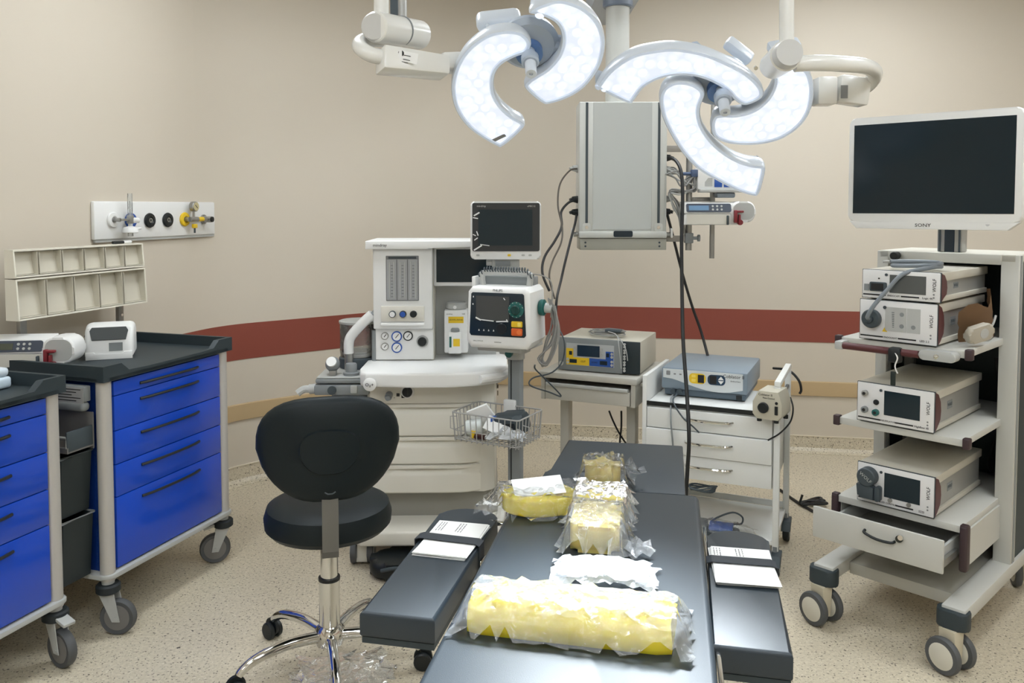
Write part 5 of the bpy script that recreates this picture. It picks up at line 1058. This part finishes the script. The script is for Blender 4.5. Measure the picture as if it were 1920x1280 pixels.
# stacked devices
dsil = M('device_silver', (168,168,164), .38, metal=.35); dwh = M('device_white', (220,220,220), .4); dtop = M('device_top', (196,192,180), .42)
def device(label, z, h, x0, kind, words, y0=-.005, rz=0):
    t = thing('endoscopy_device', label, 'medical device', twl(x0,y0,z), TR+rz, 'white front endoscopy devices in the tower'); W = .268; D = .50
    b = B(); b.b2(.008,W-.008,.01,D,.012,h-.006); b.put('case', dsil, t, 0); b = B(); b.b2(.0,W,.012,D+.006,h-.03,h,.003); b.put('lid', dtop, t); b = B(); b.b2(.0,W,.012,D,.008,.026,.002); b.put('floor_tray', dtop, t)
    b = B(); b.b2(.0,W,-.006,.008,.006,h,.003); fp_ = b.put('front_panel', dwh, t); b = B(); b.b2(-.0015,W+.0015,-.003,.006,.0045,h+.0015); b.put('panel_edge', dgrey, t, 0)
    pr = [(.004,.008),(.06*.4,.02),(.052,h*.3),(.058,h*.5),(.052,h*.72),(.03,h*.92),(.004,h-.002)]
    b = B(); b.prism(pr, W-.009, W+.0025, 'x'); b.put('maroon_cheek', maroon, t)
    b = B(); b.b2(W-.0085,W-.0072,.15,.2,h*.42,h*.62); b.put('side_logo_plate', mgrey, t, 0); text('WOLF', .016, dgrey, t, (W-.0070,.175,h*.52), (R(90),0,R(90)), 'side_lettering')
    text('WOLF', .0165, ink, t, (W-.018,-.0065,h*.60), (R(90),R(-90),0), sx=1.0)
    for x in (.03,W-.03):
        b = B(); b.cyl((x,.03,0),(x,.03,.009),.01,n=12); b.cyl((x,D-.04,0),(x,D-.04,.009),.01,n=12); b.put('feet', black, t)
    for (xa, xb) in ((.004,.085),(.138,.2)):
        b = B(); b.b2(xa,xb,-.0068,-.0055,.0158,.0208); b.put('printed_bar', ink, t, 0)
    text(words[0], .0085, ink, t, (.112,-.0065,.018)); text(words[1], .010, ink, t, (.228,-.0065,.018), name='model_lettering')
    for k in range(2):
        b = B(); b.lathe([(.0018,0),(.0032,0),(.0032,.0006),(.0018,.0006)], 14, (W-.02,-.006,h*.2+.011*k), (0,-1,0)); b.put('small_symbol', greyink, t)
    k = h/.148
    if kind in ('cam','insuf','flow'):
        xa, xb = (.098,.222)
        b = B(); b.b2(xa,xb,-.0075,-.005,h*.27,h*.87); b.put('touch_screen', screen if kind != 'cam' else M('grey_touch', (84,88,88), .2), t, 0); b = B(); b.cyl((xa-.012,-.006,h*.86),(xa-.012,-.009,h*.86),.005,n=14); b.put('power_button', dgrey, t)
    if kind == 'cam':
        b = B(); b.prism(rrect(.062,.034,.006,4,.058,.048), -.011, -.005, 'y', bev=.002); sk = b.put('camera_socket', dgrey, t); b = B(); b.b2(.034,.078,-.0125,-.0105,.036,.06); b.put('socket_mouth', ink, sk, 0); b = B(); b.b2(.008,.024,-.0095,-.005,.032,.056); b.put('usb_port', mgrey, t, 0); b = B(); b.cyl((.06,-.006,.078),(.06,-.008,.078),.003,n=10); b.put('indicator', ink, t)
    if kind == 'light':
        b = B(); b.lathe([(.0,.0),(.03,.001),(.034,.006),(.034,.02),(.03,.024),(.012,.026),(.012,.04),(.0,.042)], 30, (.048,-.006,h*.55), (0,-1,0)); b.put('lightguide_socket', dgrey, t)
        b = B(); b.b2(.092,.165,-.0072,-.005,h*.28,h*.86); b.b2(.167,.213,-.0072,-.005,h*.28,h*.86); mp = b.put('membrane_panel', lgrey, t, 0)
        for q in range(9):
            b = B(); b.b2(.118-.0004*q,.124+.0*q,-.0078,-.007,h*.38+.0065*q,h*.38+.0065*q+.002); b.put('level_bar', dgrey, t, 0)
        for (x,z) in ((.15,h*.7),(.15,h*.42),(.19,h*.42)):
            b = B(); b.lathe([(.005,0),(.0075,0),(.0075,.0008),(.005,.0008)], 18, (x,-.0072,z), (0,-1,0)); b.put('membrane_key', mgrey, t)
        b = B(); b.prism([(.082,.038),(.1,.038),(.091,.054)], -.0072, -.005, 'y'); b.put('warning_triangle', yellow, t, 0); b = B(); b.cyl((.09,-.006,h*.84),(.09,-.009,h*.84),.006,n=14); b.put('power_button', dgrey, t)
    if kind == 'insuf':
        for (x, z, r_, m) in ((.03,h*.74,.011,steel),(.03,h*.33,.012,mgrey),(.07,h*.55,.010,black),(.07,h*.3,.012,teal)):
            b = B(); b.lathe([(.0,.0),(r_,.0),(r_,.012 if m is not black else .004),(r_*.7,.014 if m is not black else .005),(0,.014 if m is not black else .005)], 20, (x,-.006,z), (0,-1,0)); o = b.put('gas_port', m, t); b = B(); b.cyl((x,-.02,z),(x,-.0215,z),r_*.5,n=14); b.put('port_bore', ink, o)
    if kind == 'flow':
        b = B(); b.cyl((.045,-.006,h*.72),(.045,-.045,h*.72),.034,n=32,ch=.004); pk = b.put('pump_head', dgrey, t); text('WOLF', .018, lgrey, t, (.045,-.0455,h*.72), (R(90),R(35),0), 'pump_lettering')
        b = B(); b.prism([(.012,.036),(.03,.026),(.07,.026),(.07,.07),(.05,.08),(.008,.075)], -.04, -.006, 'y', bev=.004); b.prism(rrect(.02,.055,.009,4,.082,.05), -.035, -.006, 'y', bev=.003); b.put('pump_bracket', dgrey, t)
        for x, z in ((.12,.032),(.185,.032)):
            b = B(); b.cyl((x,-.006,z),(x,-.012,z),.0075,n=16); b.put('jack', steel, t)
    return t
device('upper white camera control device with large grey screen on top of the stack', 1.062+.150+.002, .108, .085, 'cam', ('ENDOCAM','Logic 4K'))
device('white light source device with round grey socket under the camera control', 1.0625, .150, .078, 'light', ('ENDOLIGHT','LED 2.2'))
device('white insufflator device with brass and black ports on the middle shelf', .7575, .148, .075, 'insuf', ('INSUFFLATOR','Highflow 45'))
device('white fluid device with round dark pump head on the lowest shelf', .4575, .148, .082, 'flow', ('FLUID CONTROL','2225'))
# light guide cable
dtopz = 1.062+.262
t = thing('light_guide_cable', 'grey light guide cable coiled on the top device and plugged into the light source', 'cable', (0,0,0))
P = [twl(.126,-.045,1.145), twl(.128,-.062,1.158), twl(.15,-.06,1.20), twl(.19,-.04,1.26), twl(.235,-.02,1.315), twl(.30,.06,1.336), twl(.31,.12,1.337), twl(.24,.14,1.336), twl(.16,.11,1.336), twl(.17,.06,1.336), twl(.25,.05,1.340), twl(.315,.09,1.346), twl(.29,.14,1.35), twl(.2,.13,1.35), twl(.14,.1,1.348)]
b = B(); b.tube(P, .0075, 9, sm=7); b.put('cable', M('blue_grey_cable', (120,128,136), .45), t); b = B(); b.cyl(twl(.14,.1,1.348), twl(.115,.1,1.346), .006, n=12); b.put('tip', steel, t)
# clutter by the right post
t = thing('brown_wrapper', 'torn brown paper wrapper beside the light source device', 'wrapper', twl(.365,.08,1.064), TR)
wr = M('brown_paper', (142,112,82), .8); b = B(); rnd = random.Random(2); g = []
for j in range(9):
    row = []
    for i in range(9):
        u_, q_ = i/8, j/8; row.append(b.v((.0+.055*math.sin(u_*3)+rnd.uniform(-.004,.004)+.02*q_*(1-u_), .0+.34*u_+.06*(1-q_), .004+q_*(.115+.05*u_)+(.02*math.sin(u_*9) if j == 8 else 0))))
    g.append(row)
for j in range(8):
    for i in range(8): b.bm.faces.new((g[j][i],g[j][i+1],g[j+1][i+1],g[j+1][i]))
ex = bmesh.ops.solidify(b.bm, geom=list(b.bm.faces), thickness=.0015); b.put('paper', wr, t, 40)
t = thing('camera_head_case', 'rounded translucent white packet resting against the brown wrapper', 'packet', twl(.425,.10,1.085), TR)
b = B(); b.T = Euler((R(8),R(-12),R(62))).to_matrix().to_4x4(); b.prism(rrect(.11,.056,.02,6,.03,.02), -.014, .014, 'y', bev=.01, seg=3); b.put('packet', M('milky_plastic', (172,166,152), .45), t); b = B(); b.T = Euler((R(8),R(-12),R(62))).to_matrix().to_4x4(); b.lathe([(.016,0),(.018,0),(.018,.001),(.016,.001)], 20, (.04,-.0142,.02), (0,-1,0)); b.put('moulded_ring', lgrey, t)
t = thing('valve_adapter', 'small grey ring fitting lying on the tower shelf by the post', 'fitting', twl(.42,.30,1.064), TR)
b = B(); b.lathe([(.009,.0),(.016,.0),(.016,.012),(.009,.012)], 20, (0,-.01,.018), (0,-1,0)); b.put('ring', lgrey, t); b = B(); b.tube([(0,-.01,.034),(.012,.0,.06),(.015,.02,.09)], .004, 6, sm=4); b.put('stem', lgrey, t)
t = thing('red_tag', 'round red tag on a dark clip beside the tower post', 'tag', twl(.405,.30,1.064), TR)
b = B(); b.b2(-.006,.006,.0,.014,.0,.10,.003); b.put('clip', black, t); b = B(); b.cyl((0,-.001,.085),(0,-.005,.085),.018,n=22); b.put('disc', M('red_disc', (188,64,54), .4), t)
t = thing('key_bunch', 'dark keys on a white string hanging from the tower handle bar', 'keys', twl(.225,-.062,1.02), TR)
b = B(); b.tube([(0,0,.02),(.012,-.004,.0),(.004,-.004,-.03),(.012,0,-.055)], .0025, 6, sm=4); b.put('string', white, t); b = B(); b.b2(-.012,.006,-.003,.003,-.10,-.05,.003); b.put('key', M('green_black_key', (24,36,34), .45), t)
for i, (x, z0, z1) in enumerate(((.36,.30,.95),(.41,.35,1.0))):
    t = cord('black cable running down inside the tower, %s' % ('nearer the devices','nearer the right post')[i], [twl(x,.62,z1),twl(x+.02,.6,(z0+z1)/2+.1),twl(x-.02,.64,(z0+z1)/2-.1),twl(x,.62,z0+.18)], .008, cable_b)
# ------------------------------------------------------------------ the big monitor
mn = thing('display_monitor', 'large white framed monitor with black screen above the equipment tower', 'monitor', (1.28,3.14,1.497), -43)
b = B(); b.prism(rrect(.57,.385,.022,6,.285,.1925), -.012, .035, 'y', bev=.006, seg=3); b.put('frame', white, mn)
b = B(); b.b2(.05,.52,.034,.075,.05,.34,.012); b.put('rear_cover', lgrey, mn)
b = B(); b.b2(.018,.549,-.0135,-.0115,.030,.358); b.put('screen_glass', M('black_screen', (22,36,44), .18, spec=.3), mn, 0)
b = B(); b.prism([(.004,0.002),(.03,-.026),(.53,-.026),(.566,.002)], -.011, .03, 'y', bev=.003); b.put('chin', white, mn); text('SONY', .017, ink, mn, (.265,-.0118,-.012), sx=1.2)
for x in (.465,):
    b = B(); b.b2(x,x+.012,-.0122,-.0108,-.008,-.0065); b.b2(x+.002,x+.009,-.0122,-.0108,-.0115,-.0105); b.put('power_mark', greyink, mn, 0)
mp = thing('monitor_post', 'short steel monitor post on top of the equipment tower', 'post', twl(.235,.46,1.375), TR)
b = B(); b.b2(-.045,.045,-.03,.03,.0,.26,.003); b.put('post', steel, mp); b = B(); b.b2(-.018,.018,-.0315,-.0295,.0,.26); b.put('dark_channel', navy, mp, 0)
for x in (-.036,.036):
    b = B(); b.b2(x-.004,x+.004,-.0312,-.0295,.0,.26); b.put('groove', dgrey, mp, 0)
b = B(); b.b2(-.03,.03,-.33,-.03,.20,.24,.006); b.put('mount_arm', dgrey, mp)
